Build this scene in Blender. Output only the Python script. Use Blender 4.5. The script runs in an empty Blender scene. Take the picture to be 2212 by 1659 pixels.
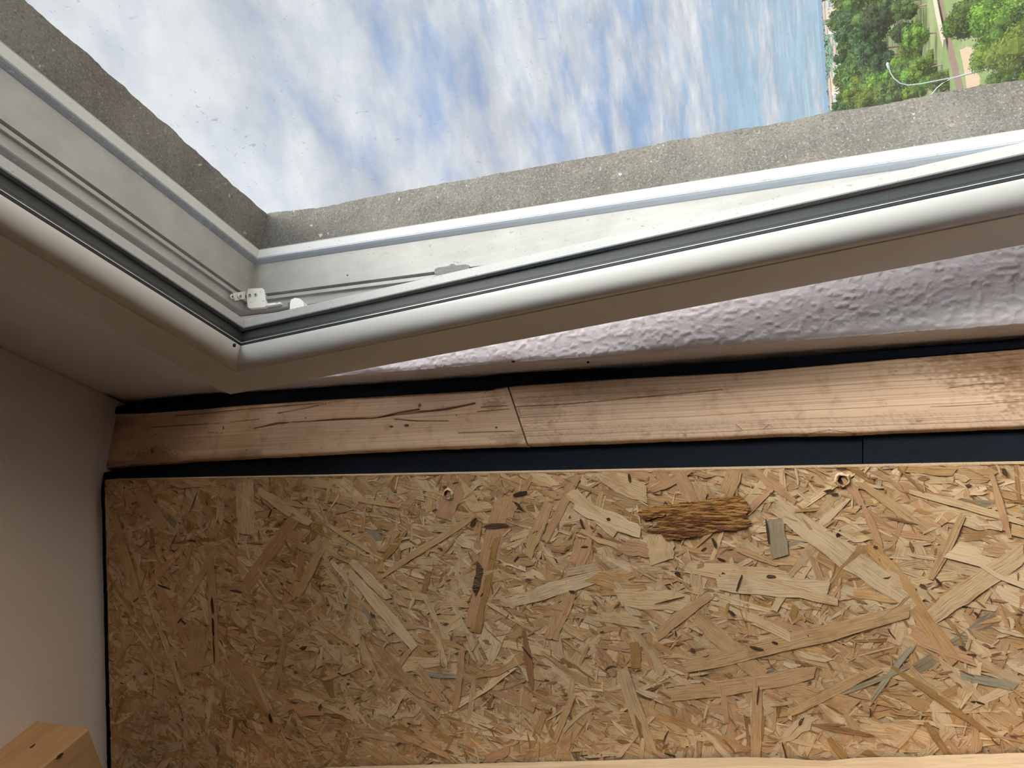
import bpy, math, random
import numpy as np
from mathutils import Vector, Matrix, Euler

random.seed(7)
rng = np.random.default_rng(11)
SC = bpy.context.scene
COL = SC.collection

# ------------------------------------------------------------------ camera
# x runs along the window wall, -y is outdoors, z is up; lengths in metres from the
# camera, everything is lifted by OZ at link time so that the floor is z = 0.
OZ = 1.6
FPX, CX, CY = 1713.7, 1106.0, 829.5
R = np.array([[0.3789494, 0.38043267, 0.84360437],
              [-0.09638202, 0.92286061, -0.37287907],
              [-0.92038462, 0.059994, 0.38638434]])
cam_d = bpy.data.cameras.new('camera')
cam_d.sensor_width = 36.0
cam_d.lens = FPX / 2212 * 36.0
cam_d.clip_start = 0.01
cam_d.clip_end = 40000
cam = bpy.data.objects.new('camera', cam_d)
COL.objects.link(cam)
cam.matrix_world = Matrix(((R[0][0], -R[0][1], -R[0][2], 0), (R[1][0], -R[1][1], -R[1][2], 0),
                           (R[2][0], -R[2][1], -R[2][2], OZ), (0, 0, 0, 1)))
SC.camera = cam
SC.view_settings.view_transform = 'Standard'
SC.view_settings.look = 'None'
SC.view_settings.gamma = 1
SC.view_settings.exposure = 0.0
SC.view_settings.use_curve_mapping = False
SC.cycles.transparent_max_bounces = 16
SC.cycles.max_bounces = 8
SC.cycles.diffuse_bounces = 4
SC.cycles.use_denoising = True


def ray(x, y):
    v = R @ np.array([x - CX, y - CY, FPX])
    return v / np.linalg.norm(v)


def hit(x, y, n, p):
    """point of a real plane (normal n through p) at which a measured corner lies"""
    n = np.array(n, float)
    r = ray(x, y)
    return r * ((n @ np.array(p, float)) / (n @ r))


# ------------------------------------------------------------------ node helpers
class NT:
    def __init__(s, tree):
        s.t = tree; s.n = tree.nodes; s.l = tree.links

    def node(s, typ, **kw):
        nd = s.n.new(typ)
        for k, v in kw.items():
            if k == 'ins':
                for a, b in v.items():
                    if hasattr(b, 'links') or isinstance(b, bpy.types.NodeSocket):
                        s.l.new(b, nd.inputs[a])
                    else:
                        nd.inputs[a].default_value = b
            else:
                setattr(nd, k, v)
        return nd

    def math(s, op, a, b=0.0, c=0.0, clamp=False):
        nd = s.node('ShaderNodeMath', operation=op, use_clamp=clamp)
        for i, v in enumerate((a, b, c)):
            if isinstance(v, bpy.types.NodeSocket):
                s.l.new(v, nd.inputs[i])
            else:
                nd.inputs[i].default_value = v
        return nd.outputs[0]

    def mix(s, f, a, b, mode='MIX'):
        nd = s.node('ShaderNodeMix', data_type='RGBA', blend_type=mode)
        for i, v in ((0, f), (6, a), (7, b)):
            if isinstance(v, bpy.types.NodeSocket):
                s.l.new(v, nd.inputs[i])
            else:
                nd.inputs[i].default_value = v if i == 0 else (tuple(v) + (1,))[:4]
        return nd.outputs[2]

    def ramp(s, f, lo, hi):
        nd = s.node('ShaderNodeMapRange', interpolation_type='SMOOTHSTEP')
        s.l.new(f, nd.inputs[0])
        nd.inputs[1].default_value = lo; nd.inputs[2].default_value = hi
        return nd.outputs[0]

    def noise(s, vec, scale, detail=4, rough=0.5, dist=0.0, sc=None):
        if sc is not None:
            m = s.node('ShaderNodeVectorMath', operation='MULTIPLY')
            s.l.new(vec, m.inputs[0]); m.inputs[1].default_value = sc
            vec = m.outputs[0]
        nd = s.node('ShaderNodeTexNoise')
        s.l.new(vec, nd.inputs['Vector'])
        nd.inputs['Scale'].default_value = scale
        nd.inputs['Detail'].default_value = detail
        nd.inputs['Roughness'].default_value = rough
        nd.inputs['Distortion'].default_value = dist
        return nd.outputs['Fac']


def new_mat(name):
    m = bpy.data.materials.new(name)
    m.use_nodes = True
    m.node_tree.nodes.clear()
    g = NT(m.node_tree)
    out = g.node('ShaderNodeOutputMaterial')
    b = g.node('ShaderNodeBsdfPrincipled')
    g.l.new(b.outputs[0], out.inputs[0])
    return m, g, b, out


def setb(g, b, **kw):
    for k, v in kw.items():
        k = {'rough': 'Roughness', 'col': 'Base Color', 'spec': 'Specular IOR Level', 'normal': 'Normal', 'metal': 'Metallic'}[k]
        if isinstance(v, bpy.types.NodeSocket):
            g.l.new(v, b.inputs[k])
        else:
            b.inputs[k].default_value = (tuple(v) + (1,))[:4] if k == 'Base Color' else v


def bump(g, h, strength, dist):
    nd = g.node('ShaderNodeBump')
    nd.inputs['Strength'].default_value = strength
    nd.inputs['Distance'].default_value = dist
    g.l.new(h, nd.inputs['Height'])
    return nd.outputs[0]


def objco(g):
    return g.node('ShaderNodeTexCoord').outputs['Object']


# ------------------------------------------------------------------ world: broken cloud over pale blue
def build_world():
    w = bpy.data.worlds.new('sky')
    SC.world = w
    w.use_nodes = True
    w.node_tree.nodes.clear()
    g = NT(w.node_tree)
    out = g.node('ShaderNodeOutputWorld')
    bg = g.node('ShaderNodeBackground')
    g.l.new(bg.outputs[0], out.inputs[0])
    d = g.node('ShaderNodeTexCoord').outputs['Generated']
    sep = g.node('ShaderNodeSeparateXYZ'); g.l.new(d, sep.inputs[0])
    X, Y, Z = sep.outputs
    zz = g.math('MAXIMUM', Z, 0.0)
    den = g.math('ADD', zz, 0.09)
    px = g.math('DIVIDE', X, den); py = g.math('DIVIDE', Y, den)
    cb = g.node('ShaderNodeCombineXYZ')
    g.l.new(px, cb.inputs[0]); g.l.new(py, cb.inputs[1])
    rot = g.node('ShaderNodeVectorRotate', rotation_type='Z_AXIS')
    g.l.new(cb.outputs[0], rot.inputs[0]); rot.inputs['Angle'].default_value = 0.85
    sh = g.node('ShaderNodeVectorMath', operation='ADD'); g.l.new(rot.outputs[0], sh.inputs[0]); sh.inputs[1].default_value = CLOUD_SHIFT
    v = sh.outputs[0]
    n1 = g.noise(v, 1.05, 3, 0.5, 0.25, sc=(1.0, 0.85, 1))
    n2 = g.noise(v, 4.6, 7, 0.60, 0.25, sc=(1.0, 0.75, 1))
    n3 = g.noise(v, 11.0, 6, 0.62, 0.3, sc=(1.0, 0.8, 1))
    cov = g.math('ADD', g.math('MULTIPLY', n1, 0.62), g.math('MULTIPLY', n2, 0.62))
    cov = g.math('ADD', cov, g.math('MULTIPLY', n3, 0.16))
    # the cloud deck opens towards the horizon
    thin = g.math('MULTIPLY', g.ramp(Z, 0.21, 0.02), -0.13)
    thick = g.math('MULTIPLY', g.ramp(Z, 0.40, 0.66), 0.17)
    cov = g.math('ADD', g.math('ADD', cov, thin), thick)
    m = g.ramp(cov, 0.52, 0.74)
    dens = g.ramp(g.math('ADD', cov, g.math('MULTIPLY', n3, 0.28)), 0.80, 1.05)
    blue = g.mix(g.ramp(Z, 0.0, 0.30), (0.49, 0.69, 0.86), (0.36, 0.51, 0.82))
    lav = g.mix(dens, (0.74, 0.77, 0.87), (0.95, 0.96, 1.0))
    c = g.mix(m, blue, lav)
    md = g.math('MULTIPLY_ADD', g.ramp(g.noise(v, 3.1, 6, .6, .3), .32, .70), .22, .89)
    mv = g.node('ShaderNodeVectorMath', operation='SCALE'); g.l.new(c, mv.inputs[0]); g.l.new(md, mv.inputs['Scale']); c = mv.outputs[0]
    # glow added to the unseen left sky to brighten the room
    glow_v = Vector(GLOW_DIR).normalized()
    dt = g.node('ShaderNodeVectorMath', operation='DOT_PRODUCT')
    g.l.new(d, dt.inputs[0]); dt.inputs[1].default_value = glow_v
    dpos = g.math('MAXIMUM', dt.outputs['Value'], 0.0)
    d2 = g.node('ShaderNodeVectorMath', operation='DOT_PRODUCT')
    g.l.new(d, d2.inputs[0]); d2.inputs[1].default_value = Vector(LOW_DIR).normalized()
    dpo2 = g.math('MAXIMUM', d2.outputs['Value'], 0.0)
    halo = g.math('ADD', g.math('POWER', dpos, HPOW), g.math('MULTIPLY', g.math('POWER', dpo2, 4.0), HWIDE))
    st = SKY_STR
    up = g.math('MULTIPLY', g.ramp(Z, 0.80, 1.0), 0.8)
    st = g.math('ADD', up, st)
    st = g.math('ADD', st, g.math('MULTIPLY', g.ramp(X, 0.22, -0.40), SKY_LEFT))  # sky out of view on the left lifted to light the room
    sc_ = g.node('ShaderNodeVectorMath', operation='SCALE'); g.l.new(c, sc_.inputs[0]); g.l.new(st, sc_.inputs['Scale'])
    hc = g.node('ShaderNodeVectorMath', operation='SCALE'); hc.inputs[0].default_value = (1.0, .93, .84)
    g.l.new(g.math('MULTIPLY', halo, GLOW_STR), hc.inputs['Scale'])
    ad = g.node('ShaderNodeVectorMath', operation='ADD'); g.l.new(sc_.outputs[0], ad.inputs[0]); g.l.new(hc.outputs[0], ad.inputs[1])
    g.l.new(ad.outputs[0], bg.inputs[0]); bg.inputs[1].default_value = 1.0
    w.cycles.sampling_method = 'MANUAL'
    w.cycles.sample_map_resolution = 1024


SKY_STR, GLOW_STR = 0.97, 62.0
CLOUD_SHIFT = (3.7, 2.1, 5.0)
HPOW, HWIDE = 30.0, .06
GLOW_DIR = (-0.70, -0.23, 0.68)
SKY_LEFT = 5.0
LOW_DIR = (-0.93, -0.33, 0.12)
build_world()

# ------------------------------------------------------------------ mesh helpers
def lift(o):
    return o


def tag(o, label=None, cat=None, group=None, kind=None):
    if label: o['label'] = label
    if cat: o['category'] = cat
    if group: o['group'] = group
    if kind: o['kind'] = kind
    return o


def mesh_obj(name, V, F, mats, parent=None, origin=None, smooth=False, mi=None, col=None, uv=None):
    """V in camera-relative metres; origin = where the object's own origin goes"""
    V = np.asarray(V, float)
    if origin is None:
        if parent is not None:
            origin = np.array(parent['_o'])
        else:
            origin = np.array([V[:, 0].mean(), V[:, 1].mean(), V[:, 2].min()])
    origin = np.array(origin, float)
    me = bpy.data.meshes.new(name)
    me.from_pydata((V - origin).tolist(), [], [tuple(int(i) for i in f) for f in F])
    for m in (mats if isinstance(mats, (list, tuple)) else [mats]):
        me.materials.append(m)
    if mi is not None:
        me.polygons.foreach_set('material_index', np.asarray(mi, dtype=np.int32))
    if smooth:
        me.polygons.foreach_set('use_smooth', [True] * len(me.polygons))
    if col is not None:
        a = me.color_attributes.new('Col', 'FLOAT_COLOR', 'POINT')
        c4 = np.ones((len(V), 4)); c4[:, :3] = col
        a.data.foreach_set('color', c4.ravel())
    if uv is not None:
        a = me.attributes.new('Grain', 'FLOAT_VECTOR', 'POINT')
        a.data.foreach_set('vector', np.asarray(uv, float).ravel())
    me.update()
    o = bpy.data.objects.new(name, me)
    COL.objects.link(o)
    o['_o'] = origin.tolist()
    if parent is not None:
        o.parent = parent
        po = np.array(parent['_o'])
        o.location = Vector((origin - po).tolist())
    else:
        o.location = Vector((origin[0], origin[1], origin[2] + OZ))
    return o


def empty(name, origin):
    o = bpy.data.objects.new(name, None)
    COL.objects.link(o)
    o.empty_display_size = 0.05
    o.location = Vector((origin[0], origin[1], origin[2] + OZ))
    o['_o'] = [float(a) for a in origin]
    return o


class MB:
    def __init__(s):
        s.V = []; s.F = []; s.M = []

    def add(s, V, F, m=0):
        k = len(s.V)
        s.V += [tuple(map(float, v)) for v in V]
        s.F += [tuple(i + k for i in f) for f in F]
        s.M += [m] * len(F)
        return s

    def box(s, a, b, m=0):
        x0, y0, z0 = a; x1, y1, z1 = b
        V = [(x0, y0, z0), (x1, y0, z0), (x1, y1, z0), (x0, y1, z0), (x0, y0, z1), (x1, y0, z1), (x1, y1, z1), (x0, y1, z1)]
        return s.add(V, [(0, 3, 2, 1), (4, 5, 6, 7), (0, 1, 5, 4), (1, 2, 6, 5), (2, 3, 7, 6), (3, 0, 4, 7)], m)

    def obox(s, c, ax, h, m=0):
        """box at centre c, axes ax (3 unit vectors), half sizes h"""
        c = np.array(c, float); V = []
        for k in (-1, 1):
            for i, j in ((-1, -1), (1, -1), (1, 1), (-1, 1)):
                V.append(c + i * h[0] * np.array(ax[0]) + j * h[1] * np.array(ax[1]) + k * h[2] * np.array(ax[2]))
        return s.add(V, [(0, 3, 2, 1), (4, 5, 6, 7), (0, 1, 5, 4), (1, 2, 6, 5), (2, 3, 7, 6), (3, 0, 4, 7)], m)

    def tube(s, pts, r, n=10, m=0, caps=True):
        pts = [np.array(p, float) for p in pts]
        rr = r if isinstance(r, (list, tuple)) else [r] * len(pts)
        rings = []
        for i, p in enumerate(pts):
            t = pts[min(i + 1, len(pts) - 1)] - pts[max(i - 1, 0)]
            t /= np.linalg.norm(t)
            a = np.cross(t, [0, 0, 1.0] if abs(t[2]) < .9 else [1.0, 0, 0]); a /= np.linalg.norm(a)
            b = np.cross(t, a)
            rings.append([p + rr[i] * (math.cos(q) * a + math.sin(q) * b) for q in np.linspace(0, 2 * math.pi, n, endpoint=False)])
        V = [v for rg in rings for v in rg]
        F = []
        for i in range(len(pts) - 1):
            for j in range(n):
                F.append((i * n + j, i * n + (j + 1) % n, (i + 1) * n + (j + 1) % n, (i + 1) * n + j))
        if caps:
            F += [tuple(range(n))[::-1], tuple(range((len(pts) - 1) * n, len(pts) * n))]
        return s.add(V, F, m)

    def grid(s, P, m=0, flip=False):
        """P: array (a,b,3)"""
        a, b, _ = P.shape
        F = []
        for i in range(a - 1):
            for j in range(b - 1):
                q = (i * b + j, i * b + j + 1, (i + 1) * b + j + 1, (i + 1) * b + j)
                F.append(q[::-1] if flip else q)
        return s.add(P.reshape(-1, 3), F, m)

    def obj(s, name, mats, parent=None, origin=None, smooth=False):
        return mesh_obj(name, s.V, s.F, mats, parent, origin, smooth, mi=s.M)


def vnoise(x, y, seed):
    """smooth value noise, unit cells, numpy arrays"""
    r = np.random.default_rng(seed)
    T = r.random((256, 256))
    xi = np.floor(x).astype(int); yi = np.floor(y).astype(int)
    fx = x - xi; fy = y - yi
    fx = fx * fx * (3 - 2 * fx); fy = fy * fy * (3 - 2 * fy)
    a = T[xi % 256, yi % 256]; b = T[(xi + 1) % 256, yi % 256]
    c = T[xi % 256, (yi + 1) % 256]; d = T[(xi + 1) % 256, (yi + 1) % 256]
    return a * (1 - fx) * (1 - fy) + b * fx * (1 - fy) + c * (1 - fx) * fy + d * fx * fy


def fbm(x, y, seed, o=4):
    t = 0; a = .5
    for i in range(o):
        t = t + a * vnoise(x * 2 ** i, y * 2 ** i, seed + i); a *= .5
    return t


def smst(a, b, x):
    t = np.clip((x - a) / (b - a), 0, 1)
    return t * t * (3 - 2 * t)


# ------------------------------------------------------------------ materials
def mat_plain(name, col, rough=.5, spec=.5, metal=0.0, bump_s=0, bscale=200, var=0.0):
    m, g, b, o = new_mat(name)
    setb(g, b, rough=rough, spec=spec, metal=metal)
    c = objco(g)
    n = g.noise(c, bscale, 4, .55)
    if var:
        setb(g, b, col=g.mix(n, tuple(np.array(col) * (1 - var)), tuple(np.minimum(np.array(col) * (1 + var), 1))))
    else:
        setb(g, b, col=col)
    if bump_s:
        setb(g, b, normal=bump(g, n, bump_s, .001))
    return m


def mat_plaster(name, col, big=.5, dist=.0016, scale=150):
    m, g, b, o = new_mat(name)
    c = objco(g)
    n1 = g.noise(c, scale, 3, .55, .6)
    n2 = g.noise(c, scale * 3.2, 2, .5)
    h = g.math('ADD', g.ramp(n1, .42, .66), g.math('MULTIPLY', n2, .25))
    st = g.noise(c, 9, 3, .5)
    setb(g, b, col=g.mix(st, tuple(np.array(col) * .94), col), rough=.9, spec=.15, normal=bump(g, h, big, dist))
    return m


def mat_concrete(name):
    m, g, b, o = new_mat(name)
    c = objco(g)
    n = g.noise(c, 18, 5, .6, .3)
    f = g.noise(c, 650, 4, .75)
    col = g.mix(g.ramp(n, .3, .7), (.068, .063, .055), (.105, .099, .088))
    col = g.mix(g.math('MULTIPLY', g.ramp(f, .52, .66), .75), col, (.20, .197, .186))
    f2 = g.noise(c, 480, 3, .7)
    col = g.mix(g.math('MULTIPLY', g.ramp(f2, .46, .34), .8), col, (.035, .031, .026))
    sp = g.noise(c, 150, 2, .5)
    col = g.mix(g.math('MULTIPLY', g.ramp(sp, .70, .74), .5), col, (.36, .385, .385))
    sp2 = g.noise(c, 130, 2, .5, sc=(1.3, 1, .9))
    col = g.mix(g.math('MULTIPLY', g.ramp(sp2, .72, .75), .4), col, (.30, .21, .13))
    h = g.math('ADD', g.math('MULTIPLY', f, .5), n)
    setb(g, b, col=col, rough=.9, spec=.2, normal=bump(g, h, .8, .0012))
    return m


def mat_wood(name, light, dark, axis=2, sc=1.0, rough=.7):
    """long grain along one axis, rings wavering across it"""
    m, g, b, o = new_mat(name)
    c = objco(g)
    s1 = [16.0, 16.0, 16.0]; s1[axis] = .7
    n1 = g.noise(c, 6 * sc, 4, .6, .6, sc=s1)
    s2 = [60.0, 60.0, 60.0]; s2[axis] = 1.6
    n2 = g.noise(c, 9 * sc, 3, .6, .2, sc=s2)
    col = g.mix(g.ramp(n1, .35, .7), light, dark)
    col = g.mix(g.math('MULTIPLY', g.ramp(n2, .5, .75), .45), col, tuple(np.array(dark) * .7))
    kn = g.noise(c, 26, 2, .5)
    col = g.mix(g.math('MULTIPLY', g.ramp(kn, .73, .78), .85), col, (.07, .04, .02))
    setb(g, b, col=col, rough=rough, spec=.25, normal=bump(g, n2, .35, .0004))
    return m


def mat_attr(name, grain=True, rough=.75, spec=.2, gs=(60, 900), gamt=.35, bs=.4, bd=.0003):
    m, g, b, o = new_mat(name)
    a = g.node('ShaderNodeAttribute', attribute_name='Col').outputs['Color']
    if grain:
        gv = g.node('ShaderNodeAttribute', attribute_name='Grain').outputs['Vector']
        n = g.noise(gv, 1.0, 4, .62, .15, sc=(gs[0], gs[1], 1))
        dk = g.mix(1.0, a, (.52, .40, .30), 'MULTIPLY')
        col = g.mix(g.math('MULTIPLY', g.ramp(n, .48, .74), gamt), a, dk)
        mot = g.noise(objco(g), 70, 4, .65)
        col = g.mix(g.math('MULTIPLY', g.ramp(mot, .50, .72), .45), col, dk)
        lt = g.mix(.5, a, (1, .86, .66), 'SCREEN')
        col = g.mix(g.math('MULTIPLY', g.ramp(n, .46, .28), gamt * .35), col, lt)
        n2 = g.noise(objco(g), 900, 2, .6)
        h = g.math('ADD', g.math('MULTIPLY', n, 1.0), g.math('MULTIPLY', n2, .25))
        setb(g, b, col=col, rough=rough, spec=spec, normal=bump(g, h, bs, bd))
    else:
        setb(g, b, col=a, rough=rough, spec=spec)
    return m


def mat_glass(name, dirt):
    """a thin pane: clear film + fresnel gloss + a grimy film of its own"""
    m, g, b, o = new_mat(name)
    g.n.remove(b)
    tr = g.node('ShaderNodeBsdfTransparent'); tr.inputs[0].default_value = (.955, .975, .97, 1)
    gl = g.node('ShaderNodeBsdfGlossy'); gl.inputs['Roughness'].default_value = .02
    geo = g.node('ShaderNodeNewGeometry')
    dt = g.node('ShaderNodeVectorMath', operation='DOT_PRODUCT')
    g.l.new(geo.outputs['Normal'], dt.inputs[0]); g.l.new(geo.outputs['Incoming'], dt.inputs[1])
    ca = g.math('SUBTRACT', 1.0, g.math('ABSOLUTE', dt.outputs['Value']))
    sch = g.math('MULTIPLY_ADD', g.math('POWER', ca, 5.0), .92, .04)
    mx = g.node('ShaderNodeMixShader')
    g.l.new(g.math('MULTIPLY', sch, .8), mx.inputs[0]); g.l.new(tr.outputs[0], mx.inputs[1]); g.l.new(gl.outputs[0], mx.inputs[2])
    last = mx.outputs[0]
    if dirt:
        c = objco(g)
        film = g.math('MULTIPLY', g.ramp(g.noise(c, 14, 5, .65), .30, .75), .07)
        film = g.math('ADD', film, .035)
        nA = g.noise(c, 330, 2, .5, .8, sc=(1, 1, .55))
        sA = g.math('MULTIPLY', g.ramp(nA, .695, .725), .45)
        nB = g.noise(c, 520, 2, .5, .5, sc=(.5, 1, 1.1))
        sB = g.math('MULTIPLY', g.ramp(nB, .69, .72), .40)
        nM = g.ramp(g.noise(c, 9, 3, .6), .34, .56)
        f = g.math('ADD', film, g.math('MULTIPLY', g.math('MAXIMUM', sA, sB), nM), clamp=True)
        df = g.node('ShaderNodeBsdfDiffuse'); df.inputs[0].default_value = (.34, .33, .32, 1)
        tl = g.node('ShaderNodeBsdfTranslucent'); tl.inputs[0].default_value = (.26, .26, .27, 1)
        mm = g.node('ShaderNodeMixShader'); mm.inputs[0].default_value = .6
        g.l.new(df.outputs[0], mm.inputs[1]); g.l.new(tl.outputs[0], mm.inputs[2])
        m2 = g.node('ShaderNodeMixShader')
        g.l.new(f, m2.inputs[0]); g.l.new(last, m2.inputs[1]); g.l.new(mm.outputs[0], m2.inputs[2])
        last = m2.outputs[0]
    g.l.new(last, o.inputs[0])
    return m


M = {}
M['plaster'] = mat_plaster('plaster_rough', (.90, .84, .87), .15, .0005, 260)
M['ceiling'] = mat_plaster('plaster_ceiling', (.86, .76, .67), .22, .0010, 120)
M['concrete'] = mat_concrete('concrete')
M['pvc'] = mat_plain('white_pvc', (.72, .71, .69), .28, .5, 0, 0)
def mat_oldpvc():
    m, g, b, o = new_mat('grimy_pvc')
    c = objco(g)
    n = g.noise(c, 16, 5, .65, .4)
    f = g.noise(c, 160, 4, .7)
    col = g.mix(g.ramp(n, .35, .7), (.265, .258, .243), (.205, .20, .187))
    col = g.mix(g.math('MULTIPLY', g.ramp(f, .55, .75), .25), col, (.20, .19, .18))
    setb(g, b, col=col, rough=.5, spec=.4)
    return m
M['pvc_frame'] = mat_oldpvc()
M['pvc_out'] = mat_plain('weathered_white_pvc', (.30, .296, .288), .4, .4, 0, 0, 60, .06)
M['rubber'] = mat_plain('black_rubber', (.022, .022, .025), .55, .4, 0, .3, 300)
M['spacer'] = mat_plain('black_spacer', (.010, .012, .014), .5, .3, 0, .2, 500)
M['seal_grey'] = mat_plain('blue_grey_seal', (.24, .275, .32), .4, .4, 0, 0)
M['seal_pale'] = mat_plain('pale_grey_seal', (.24, .27, .31), .4, .4, 0, 0)
M['seal_dark'] = mat_plain('weathered_seal', (.20, .22, .25), .6, .3, 0, .5, 200, .35)
M['alu'] = mat_plain('glass_edge_line', (.55, .62, .58), .3, .6, .2)
M['metal'] = mat_plain('dull_zinc', (.55, .54, .52), .4, .5, .35, .3, 400, .15)
M['metal_dark'] = mat_plain('dark_zinc', (.10, .095, .095), .6, .3, 0, .6, 300, .35)
M['pane_in'] = mat_glass('pane_clear', False)
M['pane_out'] = mat_glass('pane_grimy', True)
M['foam'] = mat_plain('black_foam', (.008, .010, .016), .9, .06, 0, .5, 350, .25)
M['foam2'] = mat_plain('blue_black_foam', (.011, .0145, .021), .9, .08, 0, .5, 350, .18)
M['beamw'] = mat_attr('sawn_spruce', True, .72, .2, (9, 700), .42, .5, .00035)
M['osb'] = mat_attr('oriented_strand', True, .72, .22, (55, 1300), .85, .9, .0003)
M['joist'] = mat_wood('joist_spruce', (.66, .40, .19), (.56, .32, .15), 0)
M['batten'] = mat_wood('batten_spruce', (.78, .56, .34), (.66, .44, .25), 2)
M['floorw'] = mat_wood('floor_boards', (.32, .19, .10), (.22, .12, .06), 0, .4)
M['roomwall'] = mat_plaster('room_wall', (.40, .31, .24), .3, .001, 60)
M['stain'] = mat_plain('dark_hole', (.02, .018, .016), .9, .1)

# ------------------------------------------------------------------ measured planes
YW = -.232          # room face of the window wall
XR, YF = .471, -.289   # reveal meets the fixed frame
XRE = .487          # reveal at the room face (it splays)
ZR = .479
XL, ZB = -.80, -.175   # far side and foot of the opening
ZC = .640           # ceiling
XO, ZO, YO = .5143, .524, -.43   # outer concrete reveal
YC = -.352
ZG = -18.0          # ground outside


# ------------------------------------------------------------------ window wall
def build_wall():
    b = MB()
    xa, xb, za = -2.5, 2.0, -OZ
    zt = ZC + .25
    # plaster layer around the opening (right side left for the detailed reveal)
    zr = ZR + .012; zb = ZB - .012; xl = XL - .012
    b.box((xa, YF, za), (xl, YW, zt))
    b.box((xl, YF, zr), (XRE + .0, YW, zt))
    b.box((xl, YF, za), (XRE + .0, YW, zb))
    # right part: body behind the reveal
    b.box((XRE + .004, YF, za), (xb, YW - .002, zt))
    # detailed reveal + rounded arris + wall strip, one continuous rough surface
    nz = 1100
    zs = np.linspace(zb - .02, zr + .02, nz)
    path = []
    L = 0
    a = np.array([XR, YF]); c = np.array([XRE, YW]); e = np.array([.56, YW])
    n1, n2 = 66, 60
    for t in np.linspace(0, 1, n1): path.append((a + (c - a) * t, (-.96, .28)))
    for t in np.linspace(0, 1, n2)[1:]: path.append((c + (e - c) * t, (0, 1)))
    P2 = np.array([p[0] for p in path]); 
    seg = np.linalg.norm(np.diff(P2, axis=0), axis=1); s = np.concatenate([[0], np.cumsum(seg)])
    nrm = np.array([p[1] for p in path], float)
    k = n1 - 1
    w = smst(s[k] - .0022, s[k] + .0022, s)[:, None]
    nrm = (1 - w) * np.array([-.96, .28]) + w * np.array([0, 1.0])
    nrm /= np.linalg.norm(nrm, axis=1)[:, None]
    rd = np.exp(-((s - s[k]) / .0022) ** 2) * -.0013
    S_, Z_ = np.meshgrid(s, zs, indexing='ij')
    h = fbm(S_ * 420 + 7, Z_ * 260, 3, 3)
    h = smst(.38, .64, h) * .00045 + fbm(S_ * 800, Z_ * 560, 9, 2) * .00015
    h += (vnoise(S_ * 20, Z_ * 12, 21) - .5) * .0008
    fade = 1 - .75 * smst(s[k] - .001, s[k] + .006, S_)
    h = h * fade + rd[:, None]
    h += (vnoise(Z_ * 26, S_ * 3, 33) - .5) * .0024 * np.exp(-((S_ - s[k]) / .004) ** 2)
    P = np.zeros((len(s), nz, 3))
    P[:, :, 0] = P2[:, 0][:, None] + nrm[:, 0][:, None] * h
    P[:, :, 1] = P2[:, 1][:, None] + nrm[:, 1][:, None] * h
    P[:, :, 2] = Z_
    b.grid(P, 0, flip=False)
    o = b.obj('wall_window', [M['plaster']], origin=(0, YW, -OZ))
    # smooth only matters on the grid
    me = o.data
    me.polygons.foreach_set('use_smooth', [len(me.polygons) - i <= (len(s) - 1) * (nz - 1) for i in range(len(me.polygons))])
    tag(o, 'white roughcast plaster wall around the window with a splayed reveal', 'wall', kind='structure')
    # pinholes in the arris of the reveal
    for (px, py, r) in ((1108, 782, .0012), (1270, 784, .0008)):
        p = hit(px, py, (0, 1, 0), (0, YW + .0012, 0))
        q = MB(); n = 7
        V = [p + np.array([math.cos(a) * r * random.uniform(.6, 1.5), 0, math.sin(a) * r * random.uniform(.6, 1.6)]) for a in np.linspace(0, 6.28, n, endpoint=False)]
        V += [v + np.array([0, -.001, 0]) for v in V]
        q.add(V, [tuple(range(n))] + [(i, (i + 1) % n, n + (i + 1) % n, n + i) for i in range(n)])
        q.obj('chip_hole', M['stain'], parent=o)

    # core + outer concrete
    b = MB()
    b.box((xa, YC, ZG), (XL - .03, YF - .0005, 3)); b.box((.4995, YC, ZG), (xb, YF - .0005, 3))
    b.box((XL - .03, YC, .5075), (.4995, YF - .0005, 3)); b.box((XL - .03, YC, ZG), (.4995, YF - .0005, ZB - .03))
    yo = YO
    b.box((xa, yo, ZG), (XL - .04, YC, 3)); b.box((XL - .04, yo, ZG), (XO + .02, YC, ZB + .0))
    b.box((XO + .0205, yo + .004, ZG), (xb, YC, 3)); b.box((XL - .04, yo + .004, ZO + .0205), (XO + .02, YC, 3))
    # jamb of the rough opening, broken outer edge following the photograph
    ep = [(2212, 171), (2116.7, 185), (2012.5, 204.9), (1903.7, 225.7), (1792.6, 243), (1700, 263), (1606, 278), (1437.6, 306.6),
          (1309, 333.6), (1100, 371), (960, 396), (830, 419), (700, 447), (640, 454), (600, 457)]
    pts = [hit(x, y, (1, 0, 0), (XO, 0, 0)) for x, y in ep]
    zz = np.array([p[2] for p in pts]); yy = np.array([p[1] for p in pts])
    nz = 620
    zs = np.linspace(-.19, ZO, nz)
    ye = np.interp(zs, zz, yy) + (fbm(zs * 160, zs * 0, 5, 3) - .45) * .0016
    T = np.linspace(0, 1, 40)
    P = np.zeros((46, nz, 3))
    for i, t in enumerate(T):
        y = YC + (ye - YC) * t
        hh = (fbm(zs * 60, np.full(nz, t * 3.0), 8, 3) - .45) * .0022
        hh += (fbm(zs * 420, np.full(nz, t * 26), 12, 2) - .4) * .0007
        P[i] = np.stack([XO - hh, y, zs], 1)
    for i in range(40, 46):
        q = (i - 39) / 6
        a_ = q * 1.35
        P[i] = np.stack([P[39][:, 0] + .02 * math.sin(a_) ** 1.2, ye - .003 * (1 - math.cos(a_)) - .0006 * q, zs], 1)
    b.grid(P, 0, flip=False)
    nj = 45 * (nz - 1)
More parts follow.
